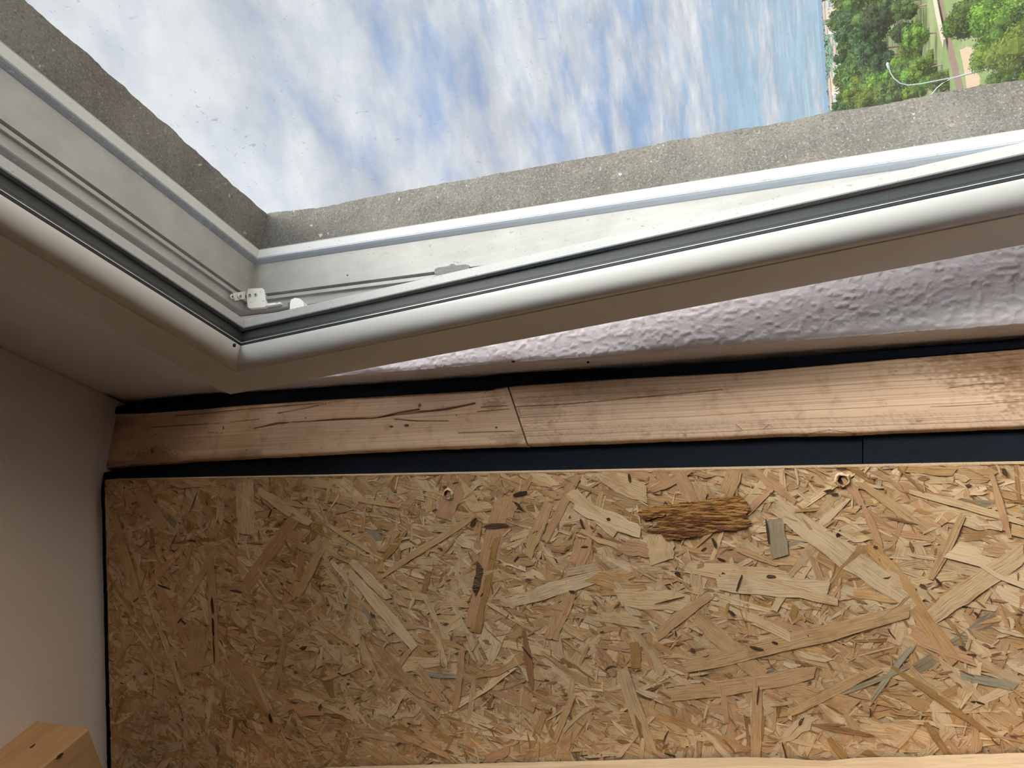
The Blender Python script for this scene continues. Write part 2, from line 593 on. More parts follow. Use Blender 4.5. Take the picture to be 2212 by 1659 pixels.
    ep = [(-60, -92), (0, -45), (55, 0), (118, 59), (189, 116), (253, 175), (314, 230), (378, 284), (425, 329), (473, 371), (506, 402), (540, 430), (557, 447), (574, 459)]
    pts = [hit(x, y, (0, 0, 1), (0, 0, ZO)) for x, y in ep]
    xx = np.array([p[0] for p in pts]); yy = np.array([p[1] for p in pts])
    nx = 620
    xs = np.linspace(-.83, XO, nx)
    ye = np.interp(xs, xx, yy) + (fbm(xs * 160, xs * 0, 15, 3) - .45) * .0018
    P = np.zeros((46, nx, 3))
    for i, t in enumerate(T):
        y = YC + (ye - YC) * t
        hh = (fbm(xs * 60, np.full(nx, t * 3.0), 18, 3) - .45) * .0026
        hh += (fbm(xs * 420, np.full(nx, t * 26), 22, 2) - .4) * .0007
        P[i] = np.stack([xs, y, ZO - hh], 1)
    for i in range(40, 46):
        q = (i - 39) / 6; a_ = q * 1.35
        P[i] = np.stack([xs, ye - .003 * (1 - math.cos(a_)) - .0006 * q, P[39][:, 2] + .02 * math.sin(a_) ** 1.2], 1)
    b.grid(P, 0, flip=True)
    o = b.obj('wall_outer', [M['concrete']], origin=(0, YC, ZG))
    me = o.data
    nn = len(me.polygons)
    tag(o, 'rough grey concrete outer reveal around the window', 'wall', kind='structure')


build_wall()


# ------------------------------------------------------------------ mitred frame sweeps
def sweep(prof, C, u_axis_x, u_axis_z, n_axis, sides, gap=0.0, closed=True, insets=None):
    """prof: (u inset, n depth) list; C: four outer corners TR, TL, BL, BR.
    sides: which of the 4 sides (0 top, 1 left, 2 bottom, 3 right)"""
    b = MB()
    X = np.array(u_axis_x, float); Z = np.array(u_axis_z, float); N = np.array(n_axis, float)
    inw = [(-X - Z), (X - Z), (X + Z), (-X + Z)]   # TR, TL, BL, BR
    for sd in sides:
        a, c = sd, (sd + 1) % 4
        dirv = C[c] - C[a]; dirv = dirv / np.linalg.norm(dirv)
        ra = [C[a] + u * inw[a] + n * N + dirv * gap for u, n in prof]
        rc = [C[c] + u * inw[c] + n * N - dirv * gap for u, n in prof]
        k = len(prof)
        F = []
        for i in range(k if closed else k - 1):
            F.append((i, (i + 1) % k, k + (i + 1) % k, k + i))
        if closed:
            F += [tuple(range(k))[::-1], tuple(range(k, 2 * k))]
        b.add(ra + rc, F)
    return b


def fixnorm(o):
    import bmesh
    bm = bmesh.new(); bm.from_mesh(o.data)
    bmesh.ops.recalc_face_normals(bm, faces=bm.faces)
    bm.to_mesh(o.data); bm.free()
    return o


def build_window():
    win = empty('window_1', (0.0, -.32, ZB))
    tag(win, 'white tilt window tipped open at the top, dusty double glazing', 'window', kind='structure')
    # ---- fixed frame: outer corners; u measured inward from there, depth = -y
    f = .4985
    C = [np.array([f, 0, .5065]), np.array([XL - .0275, 0, .5065]), np.array([XL - .0275, 0, ZB - .0275]), np.array([f, 0, ZB - .0275])]
    X = (1, 0, 0); Z = (0, 0, 1); N = (0, -1, 0)
    U = lambda x: f - x
    prof = [(U(.4985), .2895), (U(.4665), .2895), (U(.4658), .2905), (U(.4658), .2982), (U(.4633), .2984), (U(.4633), .3013),
            (U(.4680), .3015), (U(.4680), .3045), (U(.4640), .3047), (U(.4640), .3400), (U(.4640), .3515), (U(.4985), .3516)]
    o = sweep(prof, C, X, Z, N, (0, 1, 2, 3)).obj('frame', M['pvc_frame'], parent=win)
    fixnorm(o)
    frame = o
    # white lip back (cleaner) + seal lying in its corner
    lip = [(U(.4639), .3399), (U(.4610), .3397), (U(.4603), .3403), (U(.4634), .3495), (U(.4645), .3514), (U(.4660), .3514), (U(.4660), .3399)]
    o = sweep(lip, C, X, Z, N, (0, 1, 2, 3)).obj('lip_trim', M['pvc_out'], parent=frame); fixnorm(o)
    o['label'] = 'bright white lip of the fixed frame'
    for sd, nm, mt in ((( 3, 2), 'pale blue grey seal', 'seal_grey'), ((0, 1), 'dark weathered seal', 'seal_dark')):
        seal = [(U(.4604), .3401), (U(.4602), .3392), (U(.4612), .3378), (U(.4632), .3358), (U(.4640), .3352), (U(.4640), .3396)]
        o = sweep(seal, C, X, Z, N, sd).obj('frame_seal', M[mt], parent=frame); fixnorm(o)
        o['label'] = nm

    # ---- sash, tilted 6 degrees into the room about its foot
    tau = math.radians(6)
    S = np.array([0, math.sin(tau), math.cos(tau)]); Nn = np.array([0, -math.cos(tau), math.sin(tau)]); Xx = np.array([1.0, 0, 0])
    O = np.array([.46, -.2098, .460])
    H = (O[2] - (ZB + .012)) / math.cos(tau)
    Wd = O[0] - (XL + .012)
    C = [O, O - Xx * Wd, O - Xx * Wd - S * H, O - S * H]
    body = [(0, .001), (.001, 0), (.0334, 0), (.0338, .0008), (.0338, .013), (.0400, .013), (.0400, .0302), (.0440, .0302), (.0440, .0375), (.030, .0430), (.0185, .0430), (.018, .014), (0, .012)]
    sash = sweep(body, C, Xx, S, Nn, (0, 1, 2, 3)).obj('sash', M['pvc'], parent=win); fixnorm(sash)
    sash['label'] = 'white sash tilted into the room'
    ol = [(.0436, .0302), (.0449, .0302), (.0452, .0305), (.0452, .0370), (.0440, .0380), (.030, .0440), (.026, .0440), (.0436, .0376)]
    o = sweep(ol, C, Xx, S, Nn, range(4)).obj('outer_lip', M['pvc_out'], parent=sash); fixnorm(o)
    o['label'] = 'weathered outer lip of the sash seen through the pane'
    # glazing beads, one per side, mitred
    bead = [(.0341, .0010), (.0346, .0003)]
    for a in np.linspace(0, 1, 15):
        th = a * math.radians(74)
        bead.append((.0400 + .0108 * math.sin(th) / math.sin(math.radians(74)), .0003 + .0105 * (1 - math.cos(th)) / (1 - math.cos(math.radians(74)))))
    bead += [(.0505, .0125), (.0341, .0125)]
    for sd in range(4):
        o = sweep(bead, C, Xx, S, Nn, (sd,), gap=.00012).obj('glazing_bead', M['pvc'], parent=sash); fixnorm(o)
        o.data.polygons.foreach_set('use_smooth', [0 < i < 17 for i in range(len(o.data.polygons))])
    gk = [(.0506, .0109), (.0511, .0112), (.0514, .0127), (.0514, .0131), (.0440, .0131), (.0440, .0109)]
    o = sweep(gk, C, Xx, S, Nn, range(4)).obj('inner_gasket', M['rubber'], parent=sash); fixnorm(o)
    ed = [(.0513, .0127), (.05165, .0128), (.05165, .0132), (.0513, .0133)]
    # light refracted at the pane edge, built as a thin bright strip
    o = sweep(ed, C, Xx, S, Nn, range(4)).obj('sealant_line', M['alu'], parent=sash); fixnorm(o)
    sp = [(.0412, .0137), (.0400, .0137), (.0400, .0296), (.0412, .0296)]
    for i in range(5):
        y0 = .0296 - i * .0031
        sp += [(.0412 + .0003, y0 - .0007), (.0412 + .0003, y0 - .0024)]
    o = sweep(sp, C, Xx, S, Nn, range(4)).obj('spacer', M['spacer'], parent=sash); fixnorm(o)
    bl = [(.0401, .02995), (.0440, .02995), (.0447, .0298), (.0450, .0301), (.0450, .03018), (.0401, .03018)]
    o = sweep(bl, C, Xx, S, Nn, range(4)).obj('outer_gasket', M['seal_pale'], parent=sash); fixnorm(o)

    def pane(name, n0, n1, u, mt, bow=0):
        b = MB()
        c = [C[0] + u * (-Xx - S), C[1] + u * (Xx - S), C[2] + u * (Xx + S), C[3] + u * (-Xx + S)]
        b.add([p + n1 * Nn for p in c], [(0, 1, 2, 3)])
        return b.obj(name, mt, parent=sash)
    pane('inner_pane', .0135, .0135, .0425, M['pane_in'])
    pane('outer_pane', .0297, .0297, .0425, M['pane_out'])

    # small drilled hole at the head, beside the mitre
    p = O - S * .0 + 0 * Xx
    ph = hit(505.8, 748.5, Nn, O + Nn * .0030)
    b = MB(); n = 10; rr = .0011
    V = [ph + rr * (math.cos(a) * Xx + math.sin(a) * S) for a in np.linspace(0, 2 * math.pi, n, endpoint=False)]
    V += [v + Nn * .002 for v in V]
    b.add(V, [tuple(range(n))] + [(i, (i + 1) % n, n + (i + 1) % n, n + i) for i in range(n)])
    b.obj('drill_hole', M['stain'], parent=sash)

    # ---- fittings on the fixed frame, seen through the pane
    xf = .4655
    hp = lambda x, y, d=0.0: hit(x, y, (1, 0, 0), (xf - d, 0, 0))

    def plate(name, poly, th, mt, plane='x', lab=None, par=frame):
        b = MB(); k = len(poly)
        if plane == 'x':
            top = [hit(x, y, (1, 0, 0), (xf - th, 0, 0)) for x, y in poly]; d = np.array([th + .001, 0, 0])
        else:
            top = [hit(x, y, (0, 0, 1), (0, 0, .4725 - th)) for x, y in poly]; d = np.array([0, 0, th + .001])
        V = top + [p + d for p in top]
        b.add(V, [tuple(range(k)), tuple(range(k, 2 * k))[::-1]] + [(i, (i + 1) % k, k + (i + 1) % k, k + i) for i in range(k)])
        o = b.obj(name, mt, parent=par); fixnorm(o)
        if lab: o['label'] = lab
        return o

    br = plate('stay_bracket', [(531, 627), (533, 624), (566, 622), (569, 625), (576, 659), (572, 663), (539, 666), (535, 663)], .0028, M['pvc'], lab='pale corner bracket with two screws')
    plate('stay_rod', [(575, 656), (606, 652.5), (606, 656), (577, 660.5)], .0028, M['pvc'])
    plate('keeper_plate', [(938, 590), (939, 581), (946, 577.5), (960, 576), (970, 574.5), (973, 570), (981, 569.5), (985, 573.5), (1004, 571), (1013, 573), (1014, 579), (1008, 583), (985, 592), (944, 595)], .0035, M['metal_dark'], lab='dark grey latch keeper')
    plate('cam_block', [(626, 656), (629, 647), (637, 643), (648, 645), (655, 652), (657, 664), (626, 668)], .006, M['pvc'])
    plate('stay_clip', [(621, 654), (626, 653), (625, 668), (623, 668)], .004, M['metal_dark'])

    def screw(px, py, r, d, plane='x'):
        c = hp(px, py, d) if plane == 'x' else hit(px, py, (0, 0, 1), (0, 0, .4725 - d))
        ax = (np.array([0, 1.0, 0]), np.array([0, 0, 1.0]), np.array([-1.0, 0, 0])) if plane == 'x' else (np.array([1.0, 0, 0]), np.array([0, 1.0, 0]), np.array([0, 0, -1.0]))
        b = MB(); n = 16
        V = []
        for rad, hgt in ((r, 0), (r * .8, .0007), (r * .45, .0009), (r * .3, -.0004)):
            V += [c + rad * (math.cos(a) * ax[0] + math.sin(a) * ax[1]) + hgt * ax[2] for a in np.linspace(0, 2 * math.pi, n, endpoint=False)]
        F = [(j * n + i, j * n + (i + 1) % n, (j + 1) * n + (i + 1) % n, (j + 1) * n + i) for j in range(3) for i in range(n)] + [tuple(range(3 * n, 4 * n))]
        b.add(V, F, 0)
        for dx, dy in ((1, 0), (0, 1)):
            b.obox(c + ax[2] * .0008, (ax[0], ax[1], ax[2]), (r * (.55 if dx else .13), r * (.55 if dy else .13), .0003), 1)
        o = b.obj('screw', [M['metal'], M['metal_dark']], parent=frame); fixnorm(o)
    screw(541, 638, .0019, .0029); screw(553.5, 637, .0019, .0029)
    screw(752, 596, .0021, .0004)
    screw(501, 641, .0022, .002, 'z'); screw(518, 640, .0026, .002, 'z')
    plate('stay_arm', [(503, 633), (530, 629), (530, 645), (508, 650)], .0015, M['metal'], plane='z')


build_window()


# ------------------------------------------------------------------ room shell
def slab(name, a, b_, mt, label, cat):
    o = MB().box(a, b_).obj(name, mt)
    tag(o, label, cat, kind='structure')
    return o


slab('ceiling', (-2.5, YW + .0005, ZC), (2.0, 3.0, ZC + .25), M['ceiling'], 'dim white plastered ceiling above the window', 'ceiling')
slab('floor', (-2.5, YW + .0005, -OZ - .2), (2.0, 3.0, -OZ), M['floorw'], 'brown boarded floor of the room', 'floor')
slab('wall_left', (-2.7, YW, -OZ - .2), (-2.5, 3.0, ZC + .25), M['roomwall'], 'plain wall at the far end of the room', 'wall')
slab('wall_back', (-2.7, 3.0, -OZ - .2), (2.2, 3.2, ZC + .25), M['roomwall'], 'plain wall opposite the window', 'wall')
slab('wall_right', (2.0, YW, -OZ - .2), (2.2, 3.0, ZC + .25), M['roomwall'], 'plain wall behind the strand board partition', 'wall')

# ------------------------------------------------------------------ partition geometry
BD = np.array([.358, .934, 0]); BD /= np.linalg.norm(BD)      # along the board, into the room
BN = np.array([-BD[1], BD[0], 0])                             # towards the viewer
BO = np.array([.505, -.154, 0])
ZT = .6285


def bpx(x, y, off=0.0):
    """board coordinates (s, z) of a pixel on the board's face"""
    p = hit(x, y, BN, BO + BN * off)
    return (p - BO) @ BD, p[2]


def bw(s, z, h=0.0):
    return BO + BD * s + BN * h + np.array([0, 0, z])


PAL = dict(cream=(.72, .49, .27), pale=(.74, .53, .32), tan=(.60, .37, .18), pink=(.58, .33, .17), ochre=(.60, .345, .145), brown=(.34, .17, .075),
           dark=(.085, .042, .022), grey=(.38, .30, .19), slate=(.40, .34, .235), rust=(.42, .23, .08))


def build_osb():
    V = []; F = []; Cc = []; G = []; MI = []
    def addv(p, c, g):
        V.append(p); Cc.append(c); G.append(g)

    def strand(s0, z0, s1, z1, w, col, h, tilt=0.0, bend=0.0, jag=1.0, k=6, nar=.0, roll=None):
        d = np.array([s1 - s0, z1 - z0]); L = math.hypot(*d)
        if L < 1e-5: return
        d /= L; n = np.array([-d[1], d[0]])
        base = len(V)
        off = (random.random() * 9, random.random() * 9)
        roll = random.gauss(0, .055) if roll is None else roll
        e0 = random.uniform(-1, 1) * jag; e1 = random.uniform(-1, 1) * jag
        for i in range(k + 1):
            t = i / k
            cen = np.array([s0, z0]) + d * L * t + n * bend * L * 4 * t * (1 - t)
            ww = w * (1 - nar * abs(2 * t - 1) ** 2.2) * .5
            for sd in (-1, 1):
                jt = random.gauss(0, .07) * w * jag
                sh = 0
                if i == 0: sh = e0 * sd * w * .45 + random.gauss(0, .15) * w
                if i == k: sh = e1 * sd * w * .45 + random.gauss(0, .15) * w
                q = cen + n * sd * (ww + jt) + d * sh
                hh = h + tilt * (t - .5) * L + roll * sd * ww
                q[0] = min(max(q[0], .0006), 1.19); q[1] = min(q[1], ZT - .0006)
                hh = min(max(hh, -.0004), .0032)
                c = np.array(col) * random.uniform(.95, 1.05)
                addv(bw(q[0], q[1], hh), c, (t * L + off[0], sd * ww + off[1], 0))
        for i in range(k):
            a = base + 2 * i
            F.append((a, a + 2, a + 3, a + 1)); MI.append(0)

    # the board body
    T = .015
    s_max, zb = 1.2, -OZ
    body = [bw(0, zb, 0), bw(s_max, zb, 0), bw(s_max, ZT, 0), bw(0, ZT, 0), bw(0, zb, -T), bw(s_max, zb, -T), bw(s_max, ZT, -T), bw(0, ZT, -T)]
    for p in body: addv(p, (.60, .43, .26), (p[0], p[2], 0))
    for fc in ((0, 1, 2, 3), (5, 4, 7, 6), (4, 0, 3, 7), (1, 5, 6, 2), (3, 2, 6, 7), (4, 5, 1, 0)):
        F.append(fc); MI.append(0)

    s_lo, s_hi, z_lo, z_hi = 0, .42, -.42, ZT
    area_w = s_hi - s_lo; area_h = z_hi - z_lo

    def rnd_col(kind=None):
        r = random.random()
        if r < .30: c = PAL['cream']
        elif r < .50: c = PAL['tan']
        elif r < .66: c = PAL['pale']
        elif r < .84: c = PAL['pink']
        elif r < .95: c = PAL['ochre']
        elif r < .992: c = PAL['rust']
        else: c = PAL['grey']
        return np.array(c) * random.uniform(.86, 1.10)

    def ang():
        r = random.random()
        if r < .45: return random.gauss(math.pi / 2 + .25, .35)      # along the board's length (vertical in the room)
        return random.uniform(0, math.pi)

    def scatter(n, L, W, h0, h1, colf, tilt=.012, nar=(.0, .5), k=5, bend=.015):
        for i in range(n):
            s = random.uniform(s_lo - .01, s_hi); z = random.uniform(z_lo, z_hi + .01)
            l = random.lognormvariate(math.log(L), .45); w = random.lognormvariate(math.log(W), .45)
            w = min(w, l * .6)
            a = ang()
            ds, dz = math.cos(a) * l / 2, math.sin(a) * l / 2
            strand(s - ds, z - dz, s + ds, z + dz, w, colf(), h0 + (h1 - h0) * i / n, random.gauss(0, tilt), random.gauss(0, bend), 1.0, k, random.uniform(*nar))

    scatter(2200, .045, .011, .0001, .0005, rnd_col, .012)
    scatter(3600, .030, .0055, .0004, .0008, rnd_col, .016)
    scatter(1500, .036, .0055, .0006, .0011, rnd_col, .014, (.0, .7), 6)
    scatter(9000, .012, .0017, .0007, .0012, rnd_col, .035, (.2, .9), 4)
    scatter(500, .034, .0050, .0010, .0013, rnd_col, .010, (.0, .7), 6)
    scatter(4200, .0072, .0010, .0011, .0014, lambda: np.array(random.choice([PAL['rust'], PAL['brown'], PAL['brown'], PAL['tan']])) * random.uniform(.8, 1.2), .02, (.3, .9), 4)
    scatter(520, .0042, .0011, .0014, .0016, lambda: np.array(PAL['dark']) * random.uniform(.6, 2.2), .01, (.2, .9), 4, .06)

    # the strands one can single out, measured on the face
    big = [
        # x0, y0, x1, y1, width px, colour, narrowing
        (1012, 1022, 955, 1120, 36, 'pink', .1), (1085, 1090, 1022, 1366, 42, 'pink', .1), (1070, 1160, 1028, 1362, 30, 'rust', .1),
        (1250, 1025, 1180, 1165, 20, 'pink', .3), (1302, 1055, 1272, 1165, 14, 'tan', .3), (1268, 1160, 1188, 1385, 40, 'pink', .15),
        (1212, 1290, 1190, 1375, 22, 'tan', .3), (1150, 1030, 1112, 1100, 13, 'pink', .4), (1185, 1090, 1140, 1200, 26, 'tan', .2),
        (1822, 1030, 1862, 1090, 20, 'pink', .3), (1862, 1085, 1905, 1180, 17, 'pink', .7), (1876, 1175, 1975, 1285, 30, 'ochre', .1), (1930, 1235, 2062, 1428, 38, 'ochre', .15),
        (1668, 1085, 1975, 1300, 52, 'pale', .25), (1620, 1010, 1720, 1085, 16, 'pink', .3), (1672, 1118, 1684, 1196, 40, 'grey', .1),
        (1132, 1362, 1152, 1492, 17, 'brown', .75), (1371, 1385, 1375, 1440, 24, 'rust', .1), (1372, 1500, 1388, 1600, 12, 'brown', .6),
        (1752, 1563, 1890, 1588, 13, 'brown', .7), (1882, 1512, 1972, 1394, 13, 'slate', .3), (1962, 1440, 1780, 1510, 11, 'grey', .5), (2073, 1457, 2195, 1482, 22, 'slate', .1),
        (1925, 1438, 2145, 1590, 17, 'rust', .5), (532, 1038, 536, 1152, 42, 'pale', .05), (565, 1062, 672, 1130, 22, 'pale', .4),
        (640, 1118, 530, 1270, 28, 'pink', .2), (700, 1180, 645, 1290, 20, 'tan', .3), (830, 1243, 1020, 1122, 15, 'tan', .5),
        (1421, 1373, 1535, 1284, 23, 'tan', .1), (1515, 1340, 1650, 1460, 40, 'tan', .2), (1428, 1150, 1430, 1212, 58, 'cream', .05),
        (890, 1452, 995, 1462, 11, 'slate', .8), (780, 1300, 812, 1350, 9, 'slate', .5), (1000, 1405, 985, 1532, 17, 'pink', .2),
        (1300, 1330, 1390, 1345, 26, 'cream', .2), (1330, 1290, 1500, 1302, 46, 'cream', .2), (1480, 1225, 1700, 1245, 34, 'cream', .3),
        (1105, 1300, 1310, 1240, 30, 'pale', .3), (760, 1210, 840, 1290, 22, 'pale', .3), (900, 1400, 760, 1240, 26, 'pale', .3),
        (1560, 1260, 1790, 1270, 44, 'pale', .3), (2010, 1330, 2212, 1190, 46, 'cream', .2), (2212, 1130, 1960, 1060, 18, 'cream', .4),
        (1810, 1300, 1600, 1245, 26, 'cream', .3), (1480, 1440, 1960, 1320, 40, 'tan', .3), (1450, 1500, 1760, 1450, 36, 'tan', .25),
        (1240, 1500, 1200, 1600, 16, 'tan', .3), (1635, 1470, 1632, 1640, 24, 'tan', .1), (1560, 1480, 1570, 1560, 14, 'pink', .3),
        (380, 1330, 470, 1180, 14, 'tan', .4), (455, 1180, 470, 1440, 22, 'tan', .2), (330, 1240, 420, 1420, 18, 'pink', .3),
        (250, 1120, 300, 1290, 26, 'tan', .3), (300, 1060, 360, 1140, 30, 'pink', .3), (440, 1350, 420, 1450, 44, 'tan', .2),
        (1705, 1540, 1905, 1440, 24, 'tan', .3), (1230, 1060, 1330, 1150, 30, 'cream', .2), (1245, 1090, 1390, 1150, 34, 'pale', .3),
        (1300, 1020, 1400, 1070, 44, 'cream', .3), (1500, 1090, 1460, 1010, 30, 'pink', .2), (1590, 1010, 1570, 1068, 34, 'tan', .1),
        (1405, 1060, 1490, 1015, 20, 'pink', .4), (2080, 1110, 2010, 1250, 20, 'tan', .4), (2140, 1020, 2180, 1160, 16, 'pink', .5),
        (1940, 1010, 1995, 1065, 7, 'brown', .6), (2000, 1560, 2070, 1659, 18, 'rust', .3), (1790, 1590, 1830, 1640, 20, 'rust', .4),
        (1590, 1185, 1680, 1220, 14, 'tan', .5), (1505, 1180, 1560, 1120, 10, 'pink', .5)]
    for i, (x0, y0, x1, y1, w, c, nr) in enumerate(big):
        a = bpx(x0, y0); b = bpx(x1, y1)
        m = bpx((x0 + x1) / 2, (y0 + y1) / 2)
        m2 = bpx((x0 + x1) / 2 + 10, (y0 + y1) / 2 + 10)
        ppx = math.hypot(m2[0] - m[0], m2[1] - m[1]) / 14.14
        strand(a[0], a[1], b[0], b[1], w * ppx, np.array(PAL[c]) * random.uniform(.95, 1.05), .00135 + i * 6e-6, 0, random.gauss(0, .01), .5, 9, nr, roll=random.gauss(0, .02))
    # dark slivers
    sl = [(1018, 1137, 1031, 1118, 7), (1048, 1137, 1098, 1133, 11), (1360, 1022, 1363, 1042, 6), (1540, 1161, 1548, 1181, 7), (1458, 1236, 1472, 1238, 7),
          (1655, 1243, 1674, 1244, 6), (1575, 1318, 1588, 1328, 7), (1604, 1240, 1592, 1275, 4), (461, 1290, 464, 1325, 10), (463, 1334, 465, 1372, 8), (464, 1372, 467, 1430, 4),
          (388, 1345, 394, 1336, 4), (394, 1336, 405, 1348, 6), (452, 1090, 449, 1082, 5), (590, 1100, 583, 1118, 5), (430, 1062, 412, 1110, 3), (387, 1150, 372, 1180, 3),
          (585, 1540, 590, 1560, 9), (1495, 1398, 1500, 1408, 9), (1668, 1385, 1680, 1388, 5), (1620, 1395, 1650, 1402, 6), (1888, 1182, 1893, 1178, 6), (1292, 1150, 1302, 1158, 5),
          (1312, 1121, 1320, 1120, 6), (1232, 1276, 1245, 1278, 6), (1415, 1304, 1480, 1288, 3), (1655, 1120, 1662, 1175, 4), (345, 1262, 372, 1272, 5), (395, 1550, 400, 1556, 6),
          (1780, 1062, 1800, 1058, 6), (1795, 1068, 1812, 1066, 5), (2165, 1010, 2172, 1028, 7), (2070, 1395, 2085, 1400, 6), (1985, 1262, 2000, 1266, 6), (2020, 1248, 2032, 1262, 5),
          (1640, 1480, 1636, 1520, 3), (1700, 1640, 1690, 1600, 3), (1130, 1395, 1150, 1420, 4), (1255, 1120, 1262, 1140, 6), (1110, 1070, 1140, 1062, 10), (1115, 1085, 1130, 1100, 7)]
    for x0, y0, x1, y1, w in sl:
        a = bpx(x0, y0); b = bpx(x1, y1)
        strand(a[0], a[1], b[0], b[1], w * .00033, np.array(PAL['dark']) * random.uniform(.6, 1.4), .0021, 0, 0, .6, 5, .5, roll=0)
    # the big flake of bark, then a painted shadow blotch
    def poly(pts, col, h, seed, dk):
        P = np.array([bpx(x, y) for x, y in pts])
        # refine the outline
        Q = []
        r = np.random.default_rng(seed)
        for i in range(len(P)):
            a, b = P[i], P[(i + 1) % len(P)]
            n = max(2, int(np.linalg.norm(b - a) / .0022))
            for j in range(n):
                Q.append(a + (b - a) * j / n + r.normal(0, .0004, 2))
        Q = np.array(Q); c = Q.mean(0)
        r2 = Q
        lo = Q.min(0) - .0005; hi = Q.max(0) + .0005
        st = .0005
        na, nb_ = int((hi[0] - lo[0]) / st), int((hi[1] - lo[1]) / st)
        A, B_ = np.meshgrid(lo[0] + st * np.arange(na), lo[1] + st * np.arange(nb_), indexing='ij')
        inside = np.zeros(A.shape, bool)
        for i in range(len(Q)):
            p, q = Q[i], Q[(i + 1) % len(Q)]
            cr = ((p[1] > B_) != (q[1] > B_)) & (A < (q[0] - p[0]) * (B_ - p[1]) / (q[1] - p[1] + 1e-12) + p[0])
            inside ^= cr
        nz_ = fbm(B_ * 160 + A * 60, A * 800, seed, 4)
        fine = fbm(B_ * 700, A * 2200, seed + 3, 2)
        rel = (A - P[:, 0].min()) / np.ptp(P[:, 0])
        t = smst(.2, .8, rel * .75 + (nz_ - .42) * 2.0)[..., None]
        cc = (np.array(col) * (1 - t) + np.array(dk) * t) * (.75 + .6 * fine[..., None])
        hh = h + (nz_ - .45) * .0016 + (fine - .4) * .0005
        base = len(V)
        ids = -np.ones(A.shape, int)
        for i in range(na):
            for j in range(nb_):
                if inside[i, j]:
                    ids[i, j] = len(V); addv(bw(A[i, j], B_[i, j], hh[i, j]), cc[i, j], (B_[i, j] + 3, A[i, j] * 1.2, 0))
        for i in range(na - 1):
            for j in range(nb_ - 1):
                q = (ids[i, j], ids[i + 1, j], ids[i + 1, j + 1], ids[i, j + 1])
                if min(q) >= 0:
                    F.append(tuple(int(k) for k in q)); MI.append(0)
    poly([(1374, 1108), (1392, 1098), (1432, 1091), (1500, 1082), (1560, 1072), (1598, 1066), (1614, 1080), (1622, 1100), (1612, 1112), (1626, 1132), (1596, 1146),
          (1550, 1148), (1500, 1160), (1440, 1168), (1428, 1150), (1402, 1148), (1425, 1122), (1440, 1112), (1395, 1124)], (.42, .205, .055), .0024, 5, (.17, .062, .020))
    poly([(1024, 1268), (1034, 1210), (1046, 1225), (1040, 1262), (1030, 1290)], (.15, .08, .045), .0022, 6, (.10, .05, .03))  # shadow blotch on the long strand, painted as a dark patch
    # drilled holes with a torn collar
    for px, py, r in ((970, 1067, .0028), (1820, 1037, .0030)):
        s, z = bpx(px, py)
        n = 14
        for rad, hh, cc in ((r * 1.6, .0016, PAL['pale']), (r * 1.15, .0030, PAL['pale']), (r * .95, .0026, PAL['brown']), (r * .8, .0012, PAL['dark']), (r * .05, .0011, (.01, .008, .006))):
            for a in np.linspace(0, 2 * math.pi, n, endpoint=False):
                j = random.uniform(.85, 1.15)
                addv(bw(s + math.cos(a) * rad * j, z + math.sin(a) * rad * j, hh + random.uniform(-.0002, .0002)), cc, (s, z, 0))
        base = len(V) - 5 * n
        for q in range(4):
            for i in range(n):
                F.append((base + q * n + i, base + q * n + (i + 1) % n, base + (q + 1) * n + (i + 1) % n, base + (q + 1) * n + i)); MI.append(0)
    o = mesh_obj('strand_board', V, F, [M['osb']], origin=bw(0, -OZ), col=np.array(Cc), uv=np.array(G))
    tag(o, 'large oriented strand board panel of pressed tan wood flakes below the black foam strip', 'panel')
    return o


build_osb()


# ------------------------------------------------------------------ the two pieces of sawn timber between wall and board
PBN = np.array([-.990, .11, 0]); PBN /= np.linalg.norm(PBN)
PBO = np.array([.505, -.222, 0])
PBD = np.array([-PBN[1], PBN[0], 0]) * -1
PBD = np.array([.11, .990, 0]) / np.linalg.norm([.11, .990])


def tpx(x, y, off=0.0):
    p = hit(x, y, PBN, PBO + PBN * off)
    return (p - PBO) @ PBD, p[2]


def tw(s, z, h=0.0):
    return PBO + PBD * s + PBN * h + np.array([0, 0, z])


def polyline_d(S, Z, pts):
    """distance of grid points to a polyline given in (s,z)"""
    D = np.full(S.shape, 9.0)
    for (a, b) in zip(pts[:-1], pts[1:]):
        a = np.array(a); b = np.array(b); ab = b - a
        t = np.clip(((S - a[0]) * ab[0] + (Z - a[1]) * ab[1]) / (ab @ ab), 0, 1)
        D = np.minimum(D, np.hypot(S - a[0] - ab[0] * t, Z - a[1] - ab[1] * t))
    return D


